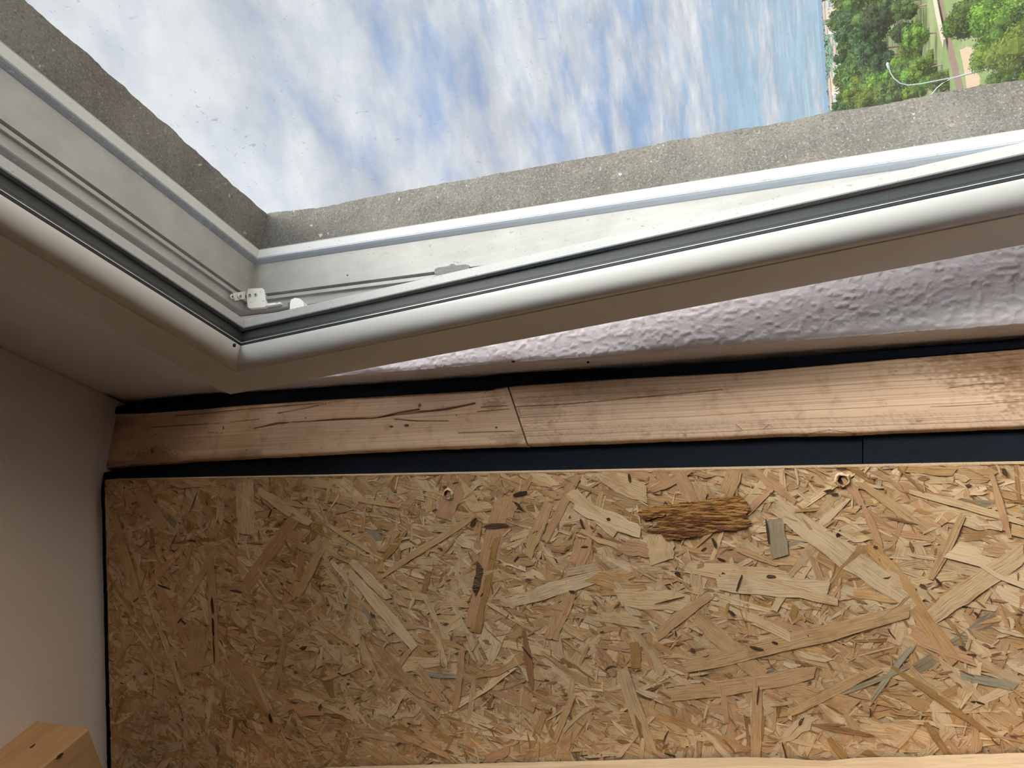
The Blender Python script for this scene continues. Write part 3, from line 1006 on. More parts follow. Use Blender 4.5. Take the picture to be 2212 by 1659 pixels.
def build_timber(name, top, bot, paint, label, seed, step=.0006, depth=.055, zmin=None, cap_extra=None):
    """top/bot: pixel polylines of the two long edges (left to right)"""
    T = np.array([tpx(*p) for p in top]); B = np.array([tpx(*p) for p in bot])
    # order both by z descending (image left = up); parametrise each by t
    def prm(P):
        d = np.concatenate([[0], np.cumsum(np.linalg.norm(np.diff(P, axis=0), axis=1))])
        return d / d[-1], d[-1]
    tt, LT = prm(T); tb, LB = prm(B)
    n = int(max(LT, LB) / step); m = int(.056 / step)
    u = np.linspace(0, 1, n)
    T2 = np.stack([np.interp(u, tt, T[:, 0]), np.interp(u, tt, T[:, 1])], 1)
    B2 = np.stack([np.interp(u, tb, B[:, 0]), np.interp(u, tb, B[:, 1])], 1)
    T2[:, 0] += (fbm(u * 60, u * 0, seed, 3) - .45) * .0006
    B2[:, 0] += (fbm(u * 70, u * 0, seed + 9, 3) - .45) * .0006
    v = np.linspace(0, 1, m)
    SZ = T2[:, None, :] * (1 - v)[None, :, None] + B2[:, None, :] * v[None, :, None]
    S, Z = SZ[..., 0], SZ[..., 1]
    col, h = paint(S, Z, np.broadcast_to(v[None, :], S.shape), np.broadcast_to(u[:, None], S.shape))
    # eased arrises
    edge = np.minimum(v, 1 - v) * .052
    h = h - .0012 * np.exp(-(edge / .0007))[None, :]
    P = PBO + PBD * S[..., None] + PBN * h[..., None]
    P = P + np.stack([np.zeros_like(Z), np.zeros_like(Z), Z], -1)
    V = P.reshape(-1, 3); F = []
    idx = np.arange(n * m).reshape(n, m)
    q = np.stack([idx[:-1, :-1], idx[:-1, 1:], idx[1:, 1:], idx[1:, :-1]], -1).reshape(-1, 4)
    F = q.tolist()
    # close the body: a ring of back points along the border
    border = list(idx[0, :]) + list(idx[1:, -1]) + list(idx[-1, ::-1][1:]) + list(idx[::-1, 0][1:-1])
    k0 = len(V)
    back = V[border] - PBN * depth
    V = np.concatenate([V, back])
    nb = len(border)
    F += [(border[i], k0 + i, k0 + (i + 1) % nb, border[(i + 1) % nb]) for i in range(nb)]
    F.append(tuple(k0 + i for i in range(nb)))
    colf = np.concatenate([col.reshape(-1, 3), col.reshape(-1, 3)[border]])
    g = np.stack([Z, S, np.zeros_like(S)], -1).reshape(-1, 3)
    g = np.concatenate([g, g[border]])
    o = mesh_obj(name, V, F, [M['beamw']], col=colf, uv=g)
    fixnorm(o)
    tag(o, label, 'timber')
    return o


def lerp(a, b, t):
    return a * (1 - t[..., None]) + np.array(b) * t[..., None]


def stain(col, t, c):
    t = np.clip(t, 0, 1)[..., None]
    return col * (1 - t) + np.array(c) * t


def ell(S, Z, px, py, rs, rz, seed=0, jit=.35):
    s, z = tpx(px, py)
    a = np.arctan2(S - s, Z - z)
    r = np.hypot((S - s) / rs, (Z - z) / rz)
    return r + jit * (vnoise(S * 900 + 5, Z * 500, seed + 40) - .5)


def paint_left(S, Z, v, u):
    base = np.ones(S.shape + (3,)) * np.array([.72, .50, .335])
    wav = fbm(Z * 9 + 3, S * 130, 61, 3)
    base = stain(base, smst(.42, .62, wav) * .35, (.52, .34, .20))
    g = vnoise(Z * 6, (S + .004 * vnoise(Z * 14, Z * 0, 3)) * 900, 62)
    base = stain(base, smst(.55, .95, g) * .22, (.45, .29, .17))
    h = (g - .5) * -.00012
    # resin coloured upper left patch, dark foot near the end
    base = stain(base, smst(1.1, .2, ell(S, Z, 262, 912, .006, .030, 1)) * .5, (.36, .21, .10))
    t = smst(1.15, .35, ell(S, Z, 330, 985, .010, .034, 2, .8))
    base = stain(base, t * .62, (.26, .16, .09))
    t = smst(.0055, .0005, polyline_d(S, Z, [tpx(232, 1003), tpx(330, 999), tpx(430, 990), tpx(560, 978)]))
    base = stain(base, t * .55, (.28, .18, .11))
    # long shakes
    for w, dd, pts in ((.00042, .0010, [(548, 926), (600, 915), (700, 908), (800, 904), (880, 893), (965, 885), (1025, 872)]),
                       (.0003, .0008, [(800, 906), (860, 892), (905, 885)]),
                       (.00024, .0005, [(380, 898), (470, 890), (560, 882), (700, 870)]),
                       (.0002, .0004, [(600, 893), (660, 882), (720, 868), (745, 866)]),
                       (.0002, .0004, [(300, 925), (400, 918), (480, 914), (560, 906)]),
                       (.00022, .0005, [(852, 906), (900, 910), (968, 910)]),
                       (.0002, .0003, [(450, 934), (482, 936)]), (.0002, .0003, [(990, 936), (1040, 934), (1110, 932)]),
                       (.0002, .0004, [(1030, 890), (1100, 884)]), (.0002, .0004, [(1040, 880), (1095, 877)])):
        d = polyline_d(S, Z, [tpx(*p) for p in pts])
        w2 = w * (1.6 * vnoise(Z * 60, S * 50, 70) + .35)
        t = smst(w2 * 2.2, w2 * .5, d)
        base = stain(base, t * .8, (.16, .09, .05)); h = h - t * dd
        base = stain(base, smst(w * 9, w, d) * .18, (.35, .22, .12))
    # knots
    for px, py, rs, rz, c, k in ((482, 925, .0013, .0010, .9, 1), (336, 938, .0005, .0013, .8, 2), (328, 975, .0024, .0013, .95, 3), (532, 973, .0007, .0008, .9, 4), (878, 920, .0011, .0018, .95, 5),
                                 (845, 922, .0008, .0016, .6, 6), (1072, 924, .0007, .0008, 1, 7), (907, 876, .0014, .0012, .6, 8), (660, 903, .0006, .0006, .8, 9), (986, 897, .0004, .0004, .7, 10)):
        t = smst(1.2, .7, ell(S, Z, px, py, rs, rz, k))
        base = stain(base, t * c, (.10, .05, .025)); h = h - t * .0008
        base = stain(base, smst(2.6, 1.0, ell(S, Z, px, py, rs, rz, k)) * .28, (.40, .25, .13))
    # knot with swirl at the scarf joint, brown smear below
    r = ell(S, Z, 1068, 858, .010, .012, 11, .1)
    base = stain(base, smst(.5, .95, np.sin(r * 17) * .5 + .5) * smst(1.3, .7, r) * .30, (.44, .29, .18))
    t = smst(1.1, .55, ell(S, Z, 1068, 873, .0050, .0090, 12, 1.1))
    base = stain(base, t * .62, (.27, .19, .135))
    t = smst(.0003, .0001, polyline_d(S, Z, [tpx(1075, 838), tpx(1052, 842), tpx(1048, 850), tpx(1050, 857)]))
    base = stain(base, t, (.06, .04, .03))
    t = smst(1.1, .6, ell(S, Z, 1108, 948, .0050, .0190, 13, .9))
    base = stain(base, t * .55, (.36, .25, .165))
    return base, h


def paint_right(S, Z, v, u):
    base = np.ones(S.shape + (3,)) * np.array([.74, .515, .35])
    vv = v + .05 * (vnoise(Z * 7, v * 2, 81) - .5)
    g = vnoise(Z * 2.2, vv * 46, 82) * .6 + vnoise(Z * 4, vv * 120, 83) * .4
    band = smst(.45, .80, g)
    base = stain(base, band * .42, (.50, .32, .19))
    h = -band * .00025
    # darker weathered upper band and its sharp foot
    s0 = np.interp(-Z, *zip(*sorted([(-tpx(1120, 876)[1], 0.29), (-tpx(1600, 830)[1], .27), (-tpx(2212, 790)[1], .30)])))
    t = smst(.02, -.01, v - .30 - .02 * (vnoise(Z * 12, v * 0, 84) - .5))
    base = stain(base, t * .42, (.40, .26, .16))
    # cross-grain soiled foot
    t = smst(.70, .80, v + .06 * (fbm(Z * 20, v * 8, 85, 3) - .5))
    base = stain(base, t * .40, (.40, .27, .185))
    chat = vnoise(Z * 900 + v * 30, v * 34, 86)
    base = stain(base, t * smst(.5, .9, chat) * .35, (.30, .20, .13))
    # smeared patch next to the joint
    t = smst(1.1, .6, ell(S, Z, 1165, 890, .012, .022, 21, 1.0))
    base = stain(base, t * .42, (.36, .24, .155))
    t = smst(1.1, .7, ell(S, Z, 1300, 855, .0042, .085, 22, .5))
    base = stain(base, t * .45, (.36, .235, .15))
    # the big knotty brown figure at the right end
    d1 = ell(S, Z, 2185, 775, .016, .052, 23, .8)
    t = smst(1.2, .3, d1)
    base = stain(base, t * .70, (.27, .135, .062))
    d2 = ell(S, Z, 2215, 820, .022, .022, 24, 1.2)
    base = stain(base, smst(1.2, .3, d2) * .60, (.26, .14, .07))
    sw = fbm(Z * 180 + S * 300, S * 320 - Z * 80, 87, 3)
    base = stain(base, smst(1.5, .6, d1) * smst(.45, .7, sw) * .5, (.16, .075, .035))
    for w, dd, pts in ((.00025, .0005, [(1110, 880), (1240, 872), (1420, 855), (1560, 842)]), (.00022, .0004, [(2050, 838), (2110, 831), (2170, 828)]),
                       (.0002, .0003, [(1640, 944), (1740, 938), (1790, 930), (1850, 936)]), (.0002, .0003, [(2010, 880), (2100, 876), (2212, 866)]),
                       (.0002, .0003, [(1590, 918), (1604, 930)]), (.0002, .0003, [(1660, 918), (1650, 928)]), (.0002, .0002, [(1120, 880), (1124, 900)])):
        d = polyline_d(S, Z, [tpx(*p) for p in pts])
        t = smst(w * 2.0, w * .5, d)
        base = stain(base, t * .75, (.17, .10, .06)); h = h - t * dd
    for px, py, rs, rz, k in ((1914, 872, .0004, .0005, 31), (1480, 940, .0012, .0012, 32), (2190, 893, .0006, .0016, 33), (2206, 898, .0006, .0016, 34), (1985, 910, .0008, .002, 35)):
        base = stain(base, smst(1.2, .6, ell(S, Z, px, py, rs, rz, k)) * .6, (.14, .08, .05))
    return base, h


LT = [(246, 889), (300, 887), (400, 880), (520, 867), (640, 861), (700, 853), (760, 852), (900, 844), (1045, 836), (1052, 842), (1066, 840), (1072, 829), (1093, 828)]
LB = [(229, 1010), (270, 1005), (340, 1001), (420, 994), (500, 990), (560, 986), (600, 985), (760, 976), (900, 969), (1000, 965), (1090, 962), (1138, 961)]
build_timber('spruce_stud', LT, LB, paint_left, 'pale cracked spruce stud by the ceiling corner, cut slanting at its lower end', 100)
RT = [(1096, 826), (1200, 820), (1330, 812), (1440, 807), (1600, 796), (1900, 770), (2100, 757), (2212, 746), (2500, 724), (4200, 595)]
RB = [(1141, 961), (1240, 957), (1400, 951), (1560, 945), (1700, 938), (1850, 936), (2000, 929), (2212, 921), (2520, 908), (4200, 838)]
build_timber('spruce_stud', RT, RB, paint_right, 'straight grained spruce stud with a brown knotty figure, butted below the cracked one', 120)


# ------------------------------------------------------------------ foam strips
def strip(name, top, bot, plane_n, plane_o, depth, mt, label, seed=1, jit=.0006, n=160, bulge=.001):
    T = [hit(x, y, plane_n, plane_o) for x, y in top]; B = [hit(x, y, plane_n, plane_o) for x, y in bot]
    def res(P, n):
        P = np.array(P); d = np.concatenate([[0], np.cumsum(np.linalg.norm(np.diff(P, axis=0), axis=1))]); d /= d[-1]
        u = np.linspace(0, 1, n)
        return np.stack([np.interp(u, d, P[:, k]) for k in range(3)], 1)
    T = res(T, n); B = res(B, n)
    pn = np.array(plane_n, float); pn /= np.linalg.norm(pn)
    if pn @ np.array([-1, 0, 0]) < 0: pn = -pn
    m = 9
    v = np.linspace(0, 1, m)
    P = T[:, None] * (1 - v)[None, :, None] + B[:, None] * v[None, :, None]
    uu = np.linspace(0, 1, n)
    hh = (fbm(uu[:, None] * 40 + 0 * v, v[None, :] * 5 + 0 * uu[:, None], seed, 3) - .45) * .0012 + bulge * np.sin(v * math.pi)[None, :]
    P = P + pn * hh[..., None]
    P[:, 0] += (B - T) * ((vnoise(uu * 90, uu * 0, seed + 2) - .5) * jit / .02)[:, None]
    V = P.reshape(-1, 3)
    idx = np.arange(n * m).reshape(n, m)
    F = np.stack([idx[:-1, :-1], idx[:-1, 1:], idx[1:, 1:], idx[1:, :-1]], -1).reshape(-1, 4).tolist()
    border = list(idx[0, :]) + list(idx[1:, -1]) + list(idx[-1, ::-1][1:]) + list(idx[::-1, 0][1:-1])
    k0 = len(V); V = np.concatenate([V, V[border] - pn * depth]); nb = len(border)
    F += [(border[i], k0 + i, k0 + (i + 1) % nb, border[(i + 1) % nb]) for i in range(nb)]
    F.append(tuple(k0 + i for i in range(nb)))
    o = mesh_obj(name, V, F, [mt]); fixnorm(o)
    tag(o, label, 'foam strip')
    return o


# between wall and studs
strip('foam_strip', [(227, 892), (238, 882), (300, 868), (420, 853), (520, 848), (700, 836), (900, 823), (1040, 815), (1110, 806), (1330, 797), (1600, 781), (1900, 758), (2212, 733), (2500, 712), (4200, 583)],
      [(232, 896), (250, 893), (300, 892), (420, 884), (520, 874), (700, 862), (900, 850), (1040, 842), (1110, 832), (1330, 817), (1600, 802), (1900, 776), (2212, 751), (2500, 730), (4200, 601)],
      (1, 0, 0), (.5035, 0, 0), .03, M['foam'], 'thin black foam tape squeezed between the plaster wall and the spruce studs', 41, .0012, 240)
# between studs and board: two lengths meeting at a seam
FN = PBN; FO = PBO - PBN * .008
strip('foam_strip', [(222, 996), (500, 982), (760, 968), (1000, 957), (1138, 953), (1400, 943), (1700, 930), (1862, 926)],
      [(222, 1050), (500, 1042), (900, 1030), (1400, 1018), (1862, 1008)],
      FN, FO, .03, M['foam2'], 'long blue black foam strip under the spruce studs, ending at the seam on the right', 51, .0002, 200, .0006)
strip('foam_strip', [(1865, 925), (2000, 922), (2212, 914), (2500, 902), (4200, 830)],
      [(1865, 1007), (2212, 1000), (2500, 992), (4200, 948)],
      FN, FO + PBN * .0012, .03, M['foam2'], 'short blue black foam strip with a small tear, right of the seam', 57, .0002, 120, .0006)
# along the ceiling beside the board, running into the room
strip('foam_strip', [(226, 1020), (216, 1060), (205, 1100), (205, 1250), (208, 1400), (213, 1520), (219, 1620), (224, 1659), (232, 1760)],
      [(229, 1020), (228, 1060), (227, 1100), (232, 1250), (237, 1400), (242, 1560), (247, 1659), (252, 1760)],
      BN, BO - BN * .006, .03, M['foam'], 'black foam strip squeezed between the ceiling and the strand board', 63, .0008, 160, .0012)


# ------------------------------------------------------------------ front timbers
def build_joist():
    z1, z0 = ZC - .0005, ZC - .0605
    ax = np.array([-.76, .65, 0]); ax /= np.linalg.norm(ax)
    sd = np.array([.65, .76, 0]); sd /= np.linalg.norm(sd)     # across, away from the viewer
    p0 = hit(190, 1574, (0, 0, 1), (0, 0, z0))
    L, w = .9, .058
    b = MB()
    ch = .0015
    prof = [(ch, z0), (w - ch, z0), (w, z0 + ch), (w, z1), (0, z1), (0, z0 + ch)]
    n = 24
    V = []; F = []
    for i in range(n + 1):
        t = i / n
        for (u, z) in prof:
            V.append(np.array([p0[0], p0[1], 0]) + ax * (L * t) + sd * u + np.array([0, 0, z + .0006 * (math.sin(t * 9 + u * 40))* (z < z1 - .01)]))
    k = len(prof)
    for i in range(n):
        for j in range(k):
            F.append((i * k + j, i * k + (j + 1) % k, (i + 1) * k + (j + 1) % k, (i + 1) * k + j))
    F += [tuple(range(k)), tuple(range(n * k, (n + 1) * k))]
    V = np.array(V)
    # rotate into local axes so the grain runs along the joist
    o = mesh_obj('ceiling_joist', V, F, [M['joist']], origin=(p0[0], p0[1], z0))
    me = o.data
    rotm = Matrix((tuple(ax), tuple(sd), (0, 0, 1)))
    me.transform(rotm.to_4x4())
    o.matrix_basis = Matrix.Translation(o.location) @ rotm.transposed().to_4x4()
    fixnorm(o)
    tag(o, 'short square sawn joist fixed under the ceiling in the lower left corner', 'timber')
    for (px, py, face) in ((70, 1612, 'side'), (130, 1632, 'under')):
        if face == 'side':
            p = hit(px, py, sd, np.array([p0[0], p0[1], 0]) - sd * .0002); a1, a2, nn = ax, np.array([0, 0, 1.0]), -sd
        else:
            p = hit(px, py, (0, 0, 1), (0, 0, z0 - .0007)); a1, a2, nn = ax, sd, np.array([0, 0, -1.0])
        n_ = 12
        Vk = [p + a1 * math.cos(a) * .0030 * random.uniform(.7, 1.2) + a2 * math.sin(a) * .0011 * random.uniform(.7, 1.3) for a in np.linspace(0, 2 * math.pi, n_, endpoint=False)]
        Vk = [v + nn * .0002 for v in Vk] + [v - nn * .0006 for v in Vk]
        q = MB(); q.add(Vk, [tuple(range(n_))] + [(i, (i + 1) % n_, n_ + (i + 1) % n_, n_ + i) for i in range(n_)])
        c = q.obj('knot', M['knot'], parent=None)
        mw = o.matrix_basis.inverted() @ c.matrix_basis
        c.data.transform(mw); c.matrix_basis = Matrix.Identity(4); c.parent = o


M['knot'] = mat_plain('knot', (.10, .045, .02), .8, .2, 0, 0, 300, .4)
build_joist()


def build_batten():
    # lies flat against the board, leaning; its upper edge face catches the window light
    pts = [(500, 1672), (640, 1663), (720, 1657), (800, 1655), (900, 1652), (1000, 1650), (1120, 1647), (1300, 1643), (1472, 1638), (1600, 1636), (1690, 1637), (1730, 1641), (1790, 1644), (1840, 1638),
           (1920, 1635), (1985, 1636), (2010, 1632), (2110, 1629), (2212, 1626), (2600, 1612)]
    B = np.array([bpx(x, y, .0034) for x, y in pts])
    d = np.concatenate([[0], np.cumsum(np.linalg.norm(np.diff(B, axis=0), axis=1))]); d /= d[-1]
    n = 220
    u = np.linspace(0, 1, n)
    s = np.interp(u, d, B[:, 0]) + (fbm(u * 80, u * 0, 71, 3) - .45) * .0006; z = np.interp(u, d, B[:, 1])
    # straight line of the front arris
    A = np.polyfit(z, s, 1)
    sl = np.polyval(A, z)
    b = MB()
    P = np.zeros((n, 9, 3))
    prof = [(0, .0034), (0, .010), (0, .020), (0, .030), (.0006, .0395), (.0025, .0405), (.03, .0405), (.07, .0405), (.07, .0034)]
    for i in range(n):
        for j, (a, h) in enumerate(prof):
            ss = s[i] if j == 0 else (s[i] * (1 - j / 4) + sl[i] * j / 4 if j < 4 else sl[i])
            P[i, j] = bw(ss + a, z[i], h)
    b.grid(P)
    b.add([P[0, j] for j in range(9)], [tuple(range(9))]); b.add([P[-1, j] for j in range(9)], [tuple(range(9))])
    o = b.obj('timber_batten', M['batten']); fixnorm(o)
    tag(o, 'bright raw timber batten leaning against the foot of the strand board along the bottom edge', 'timber')


build_batten()

# ------------------------------------------------------------------ outdoors
def mat_leaf(name, c1, c2):
    m, g, b, o = new_mat(name)
    c = objco(g)
    n = g.noise(c, .9, 4, .6)
    oi = g.node('ShaderNodeObjectInfo').outputs['Random']
    col = g.mix(g.ramp(n, .35, .65), c1, c2)
    g.n.remove(b)
    df = g.node('ShaderNodeBsdfDiffuse'); tl = g.node('ShaderNodeBsdfTranslucent')
    hs = g.node('ShaderNodeHueSaturation')
    g.l.new(col, hs.inputs['Color'])
    g.l.new(g.math('MULTIPLY_ADD', oi, .05, .475), hs.inputs['Hue'])
    g.l.new(g.math('MULTIPLY_ADD', oi, .5, .75), hs.inputs['Value'])
    g.l.new(hs.outputs[0], df.inputs[0]); g.l.new(hs.outputs[0], tl.inputs[0])
    mx = g.node('ShaderNodeMixShader'); mx.inputs[0].default_value = .35
    g.l.new(df.outputs[0], mx.inputs[1]); g.l.new(tl.outputs[0], mx.inputs[2])
    g.l.new(mx.outputs[0], o.inputs[0])
    return m


LEAF = [mat_leaf('leaf_bright', (.105, .165, .026), (.055, .100, .016)), mat_leaf('leaf_mid', (.070, .112, .028), (.035, .066, .018)), mat_leaf('leaf_deep', (.045, .080, .030), (.022, .046, .020))]
M['bark'] = mat_plain('bark', (.16, .11, .08), .9, .1, 0, .5, 6, .3)


def ground_mat():
    m, g, b, o = new_mat('ground_grass')
    c = objco(g)
    n = g.noise(c, .02, 5, .6); f = g.noise(c, .5, 4, .7)
    col = g.mix(g.ramp(n, .4, .65), (.065, .10, .03), (.11, .125, .06))
    col = g.mix(g.math('MULTIPLY', g.ramp(f, .5, .7), .5), col, (.03, .05, .02))
    setb(g, b, col=col, rough=.95, spec=.1)
    return m


def build_outdoors():
    b = MB()
    b.add([(-900, -13000, ZG), (13000, -13000, ZG), (13000, YO - .01, ZG), (-900, YO - .01, ZG)], [(0, 1, 2, 3)])
    o = b.obj('ground_outside', ground_mat(), origin=(0, 0, ZG))
    tag(o, 'green land far below the window', 'ground', kind='structure')
    b = MB().box((-60, -55, ZG - .3), (60, YO - .012, ZG + .05))  # unseen pale slab, added to bounce light up into the window
    o = b.obj('forecourt', mat_plain('pale_paving', (.50, .46, .42), .9, .2, 0, .2, .5, .1), origin=(0, -25, ZG))
    tag(o, 'pale paved yard at the foot of the house', 'yard', kind='structure')
    # far blue ridge on the horizon
    b = MB(); rad = 9000
    az = np.radians(np.linspace(10, 80, 120))
    hh = 30 + 22 * fbm(np.linspace(0, 14, 120), np.zeros(120), 90, 3)
    V = []
    for k, a in enumerate(az):
        V += [(math.sin(a) * rad, -math.cos(a) * rad, ZG), (math.sin(a) * rad, -math.cos(a) * rad, ZG + hh[k]),
              (math.sin(a) * (rad + 500), -math.cos(a) * (rad + 500), ZG + hh[k] * .9), (math.sin(a) * (rad + 500), -math.cos(a) * (rad + 500), ZG)]
    F = []
    for k in range(119):
        for j in range(3):
            F.append((4 * k + j, 4 * k + j + 1, 4 * k + 5 + j, 4 * k + 4 + j))
    b.add(V, F)
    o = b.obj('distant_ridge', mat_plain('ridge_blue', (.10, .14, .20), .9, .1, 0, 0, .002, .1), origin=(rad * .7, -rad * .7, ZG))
    tag(o, 'thin blue ridge on the horizon', 'hill', kind='structure')

    def gpt(px, py, z=ZG):
        r = ray(px, py); return r * (z / r[2])
    # road / track across the view
    def ribbon(name, pts, w, zoff, mt, label, cat):
        P = [gpt(*p) for p in pts]
        V = []
        for i, p in enumerate(P):
            t = P[min(i + 1, len(P) - 1)] - P[max(i - 1, 0)]; t /= np.linalg.norm(t)
            n = np.array([-t[1], t[0], 0])
            V += [p + n * w / 2 + [0, 0, zoff], p - n * w / 2 + [0, 0, zoff], p + n * w / 2 + [0, 0, zoff - .3], p - n * w / 2 + [0, 0, zoff - .3]]
        F = []
        for i in range(len(P) - 1):
            a, c = 4 * i, 4 * i + 4
            F += [(a, a + 1, c + 1, c), (a, c, c + 2, a + 2), (a + 1, a + 3, c + 3, c + 1)]
        F += [(0, 2, 3, 1), (4 * len(P) - 4, 4 * len(P) - 3, 4 * len(P) - 1, 4 * len(P) - 2)]
        o = mesh_obj(name, V, F, [mt])
        tag(o, label, cat)
        return o
    ribbon('railway_track', [(2022, -60), (2036, 20), (2050, 90), (2064, 150), (2082, 220)], 3.4, .12, mat_plain('rusty_ballast', (.085, .055, .042), .9, .2, 0, .4, 2, .25), 'thin rusty brown railway line crossing the green land', 'railway')
    ribbon('verge_wall', [(2018, -60), (2032, 15), (2044, 70), (2050, 92)], 1.4, .8, mat_plain('pale_verge', (.20, .17, .135), .9, .2, 0, .4, 1, .2), 'pale stone edging beside the railway line', 'wall')
    # sandy patch
    sand = [(2076, 108), (2096, 100), (2112, 112), (2108, 150), (2118, 170), (2116, 200), (2092, 200), (2086, 160)]
    b = MB(); P = [gpt(*p) for p in sand]; c = sum(P) / len(P)
    Q = []
    for i in range(len(P)):
        for t in (0, .33, .66):
            q = P[i] * (1 - t) + P[(i + 1) % len(P)] * t
            Q.append(c + (q - c) * random.uniform(.93, 1.07))
    k = len(Q)
    b.add([q + [0, 0, .14] for q in Q] + [q + [0, 0, -.1] for q in Q], [tuple(range(k))] + [(i, (i + 1) % k, k + (i + 1) % k, k + i) for i in range(k)])
    o = b.obj('sand_patch', mat_plain('sand', (.20, .15, .10), .95, .1, 0, .3, 1.5, .15)); fixnorm(o)
    tag(o, 'bare sandy strip of ground right of the railway line', 'ground')

    # far pale houses on the skyline
    wallm = [mat_plain('render_pale', (.32, .30, .27), .9, .2), mat_plain('render_grey', (.24, .23, .22), .9, .2), mat_plain('render_warm', (.30, .24, .18), .9, .2)]
    roofm = mat_plain('roof_tile', (.15, .11, .10), .9, .2); glm = mat_plain('dark_window', (.08, .10, .13), .2, .5)
    azs = [42.6, 43.6, 44.1, 45.0, 45.7, 46.4, 47.2, 47.8, 48.3, 48.9, 49.4, 50.0, 50.7]
    for i, a in enumerate(azs):
        d = 640 + 60 * ((i * 7) % 5); a = math.radians(a)
        c = np.array([math.sin(a) * d, -math.cos(a) * d, ZG]); w = random.uniform(2.5, 6); hh = random.uniform(9, 15)
        h = empty('far_house', c)
        fr = np.array([-math.sin(a), math.cos(a), 0]); rt = np.array([fr[1], -fr[0], 0]); up = np.array([0, 0, 1.0])
        hw = MB().obox(c + up * hh / 2, (rt, fr, up), (w, 4, hh / 2)).obj('house_wall', wallm[i % 3], parent=h)
        b = MB(); b.add([c + up * hh + rt * sx * (w + .4) + fr * sy * 4.4 for sx, sy in ((-1, -1), (1, -1), (1, 1), (-1, 1))] + [c + up * (hh + 1.6) + rt * sx * w * .8 for sx in (-1, 1)],
              [(0, 1, 2, 3), (0, 4, 5, 1), (2, 5, 4, 3), (0, 3, 4), (1, 5, 2)]); fixnorm(b.obj('roof', roofm, parent=h))
        for wx in (-.6, 0, .6):
            for wz in (.45, .75):
                MB().obox(c + fr * 4.02 + rt * wx * w + up * hh * wz, (rt, fr, up), (.6, .05, .8)).obj('window_pane', glm, parent=hw)
        tag(h, 'pale house on the skyline at the edge of the blue sky', 'house', 'pale houses along the skyline')

    # -------- trees
    def crown_mesh(name, seed, nblob, nleaf, leaf, mt, r=3.0, h=4.5):
        rr = random.Random(seed)
        V = []; F = []
        blobs = []
        for i in range(nblob):
            a = rr.uniform(0, 6.28); q = math.sqrt(rr.random()) * r * .62
            z = rr.uniform(-.45, .55) * h
            k = 1 - .45 * abs(z) / (h * .55)
            blobs.append((q * math.cos(a) * k, q * math.sin(a) * k, z, rr.uniform(.34, .55) * r))
        for i in range(nleaf):
            bx, by, bz, br = rr.choice(blobs)
            d = Vector((rr.gauss(0, 1), rr.gauss(0, 1), rr.gauss(0, 1))).normalized()
            p = Vector((bx, by, bz)) + d * br * rr.uniform(.75, 1.08)
            n = (d + Vector((rr.gauss(0, .6), rr.gauss(0, .6), rr.gauss(0, .6)))).normalized()
            t = n.orthogonal().normalized(); t.rotate(Matrix.Rotation(rr.uniform(0, 6.28), 3, n)); u = n.cross(t)
            s = leaf * rr.uniform(.6, 1.4)
            k = len(V)
            V += [tuple(p + t * s), tuple(p + u * s * .5), tuple(p - t * s * .9), tuple(p - u * s * .55)]
            F.append((k, k + 1, k + 2, k + 3))
        # dark inner core so the crown is not see-through
        for bx, by, bz, br in blobs:
            k = len(V); br *= .74
            for i in range(5):
                th = math.pi * i / 4
                for j in range(7):
                    ph = 2 * math.pi * j / 7
                    V.append((bx + br * math.sin(th) * math.cos(ph), by + br * math.sin(th) * math.sin(ph), bz + br * math.cos(th)))
            for i in range(4):
                for j in range(7):
                    F.append((k + i * 7 + j, k + i * 7 + (j + 1) % 7, k + (i + 1) * 7 + (j + 1) % 7, k + (i + 1) * 7 + j))
        me = bpy.data.meshes.new(name); me.from_pydata(V, [], F); me.materials.append(mt); me.update()
        return me

    def trunk_mesh():
        b = MB(); b.tube([(0, 0, 0), (.1, 0, 2), (0, .1, 4.2), (0, 0, 6.0)], [.22, .17, .13, .06], 8)
        for a in range(5):
            c, s = math.cos(a * 1.3), math.sin(a * 1.3)
            b.tube([(0, 0, 3 + .4 * a), (c * .8, s * .8, 4 + .4 * a), (c * 1.7, s * 1.7, 4.8 + .4 * a)], [.07, .05, .02], 6)
        me = bpy.data.meshes.new('trunk'); me.from_pydata(b.V, [], b.F); me.materials.append(M['bark']); me.update()
        return me
    near = [crown_mesh('crown', 10 + i, 26, 5200, .17, LEAF[i % 3 if i < 3 else 0]) for i in range(4)]
    mid = [crown_mesh('crown', 30 + i, 18, 1500, .30, LEAF[(0, 1, 2, 1, 2, 0)[i]]) for i in range(6)]
    far = [crown_mesh('crown', 50 + i, 12, 420, .50, LEAF[(1, 2, 2, 1)[i]]) for i in range(4)]
    tr = trunk_mesh()

    def tree(x, y, sc, mesh, label, group, zs=1.0, name='tree'):
        o = bpy.data.objects.new(name, None); COL.objects.link(o)
        o.location = (x, y, ZG + OZ); o.scale = (sc, sc, sc * zs); o.rotation_euler = (0, 0, random.uniform(0, 6.28))
        o.empty_display_size = 1
        c = bpy.data.objects.new('crown', mesh); COL.objects.link(c); c.parent = o; c.location = (0, 0, 5.2)
        t = bpy.data.objects.new('trunk', tr); COL.objects.link(t); t.parent = o
        tag(o, label, 'tree', group)
        return o
    # trees placed one by one: pixel of the crown, distance, crown radius in px, mesh
    placed = []
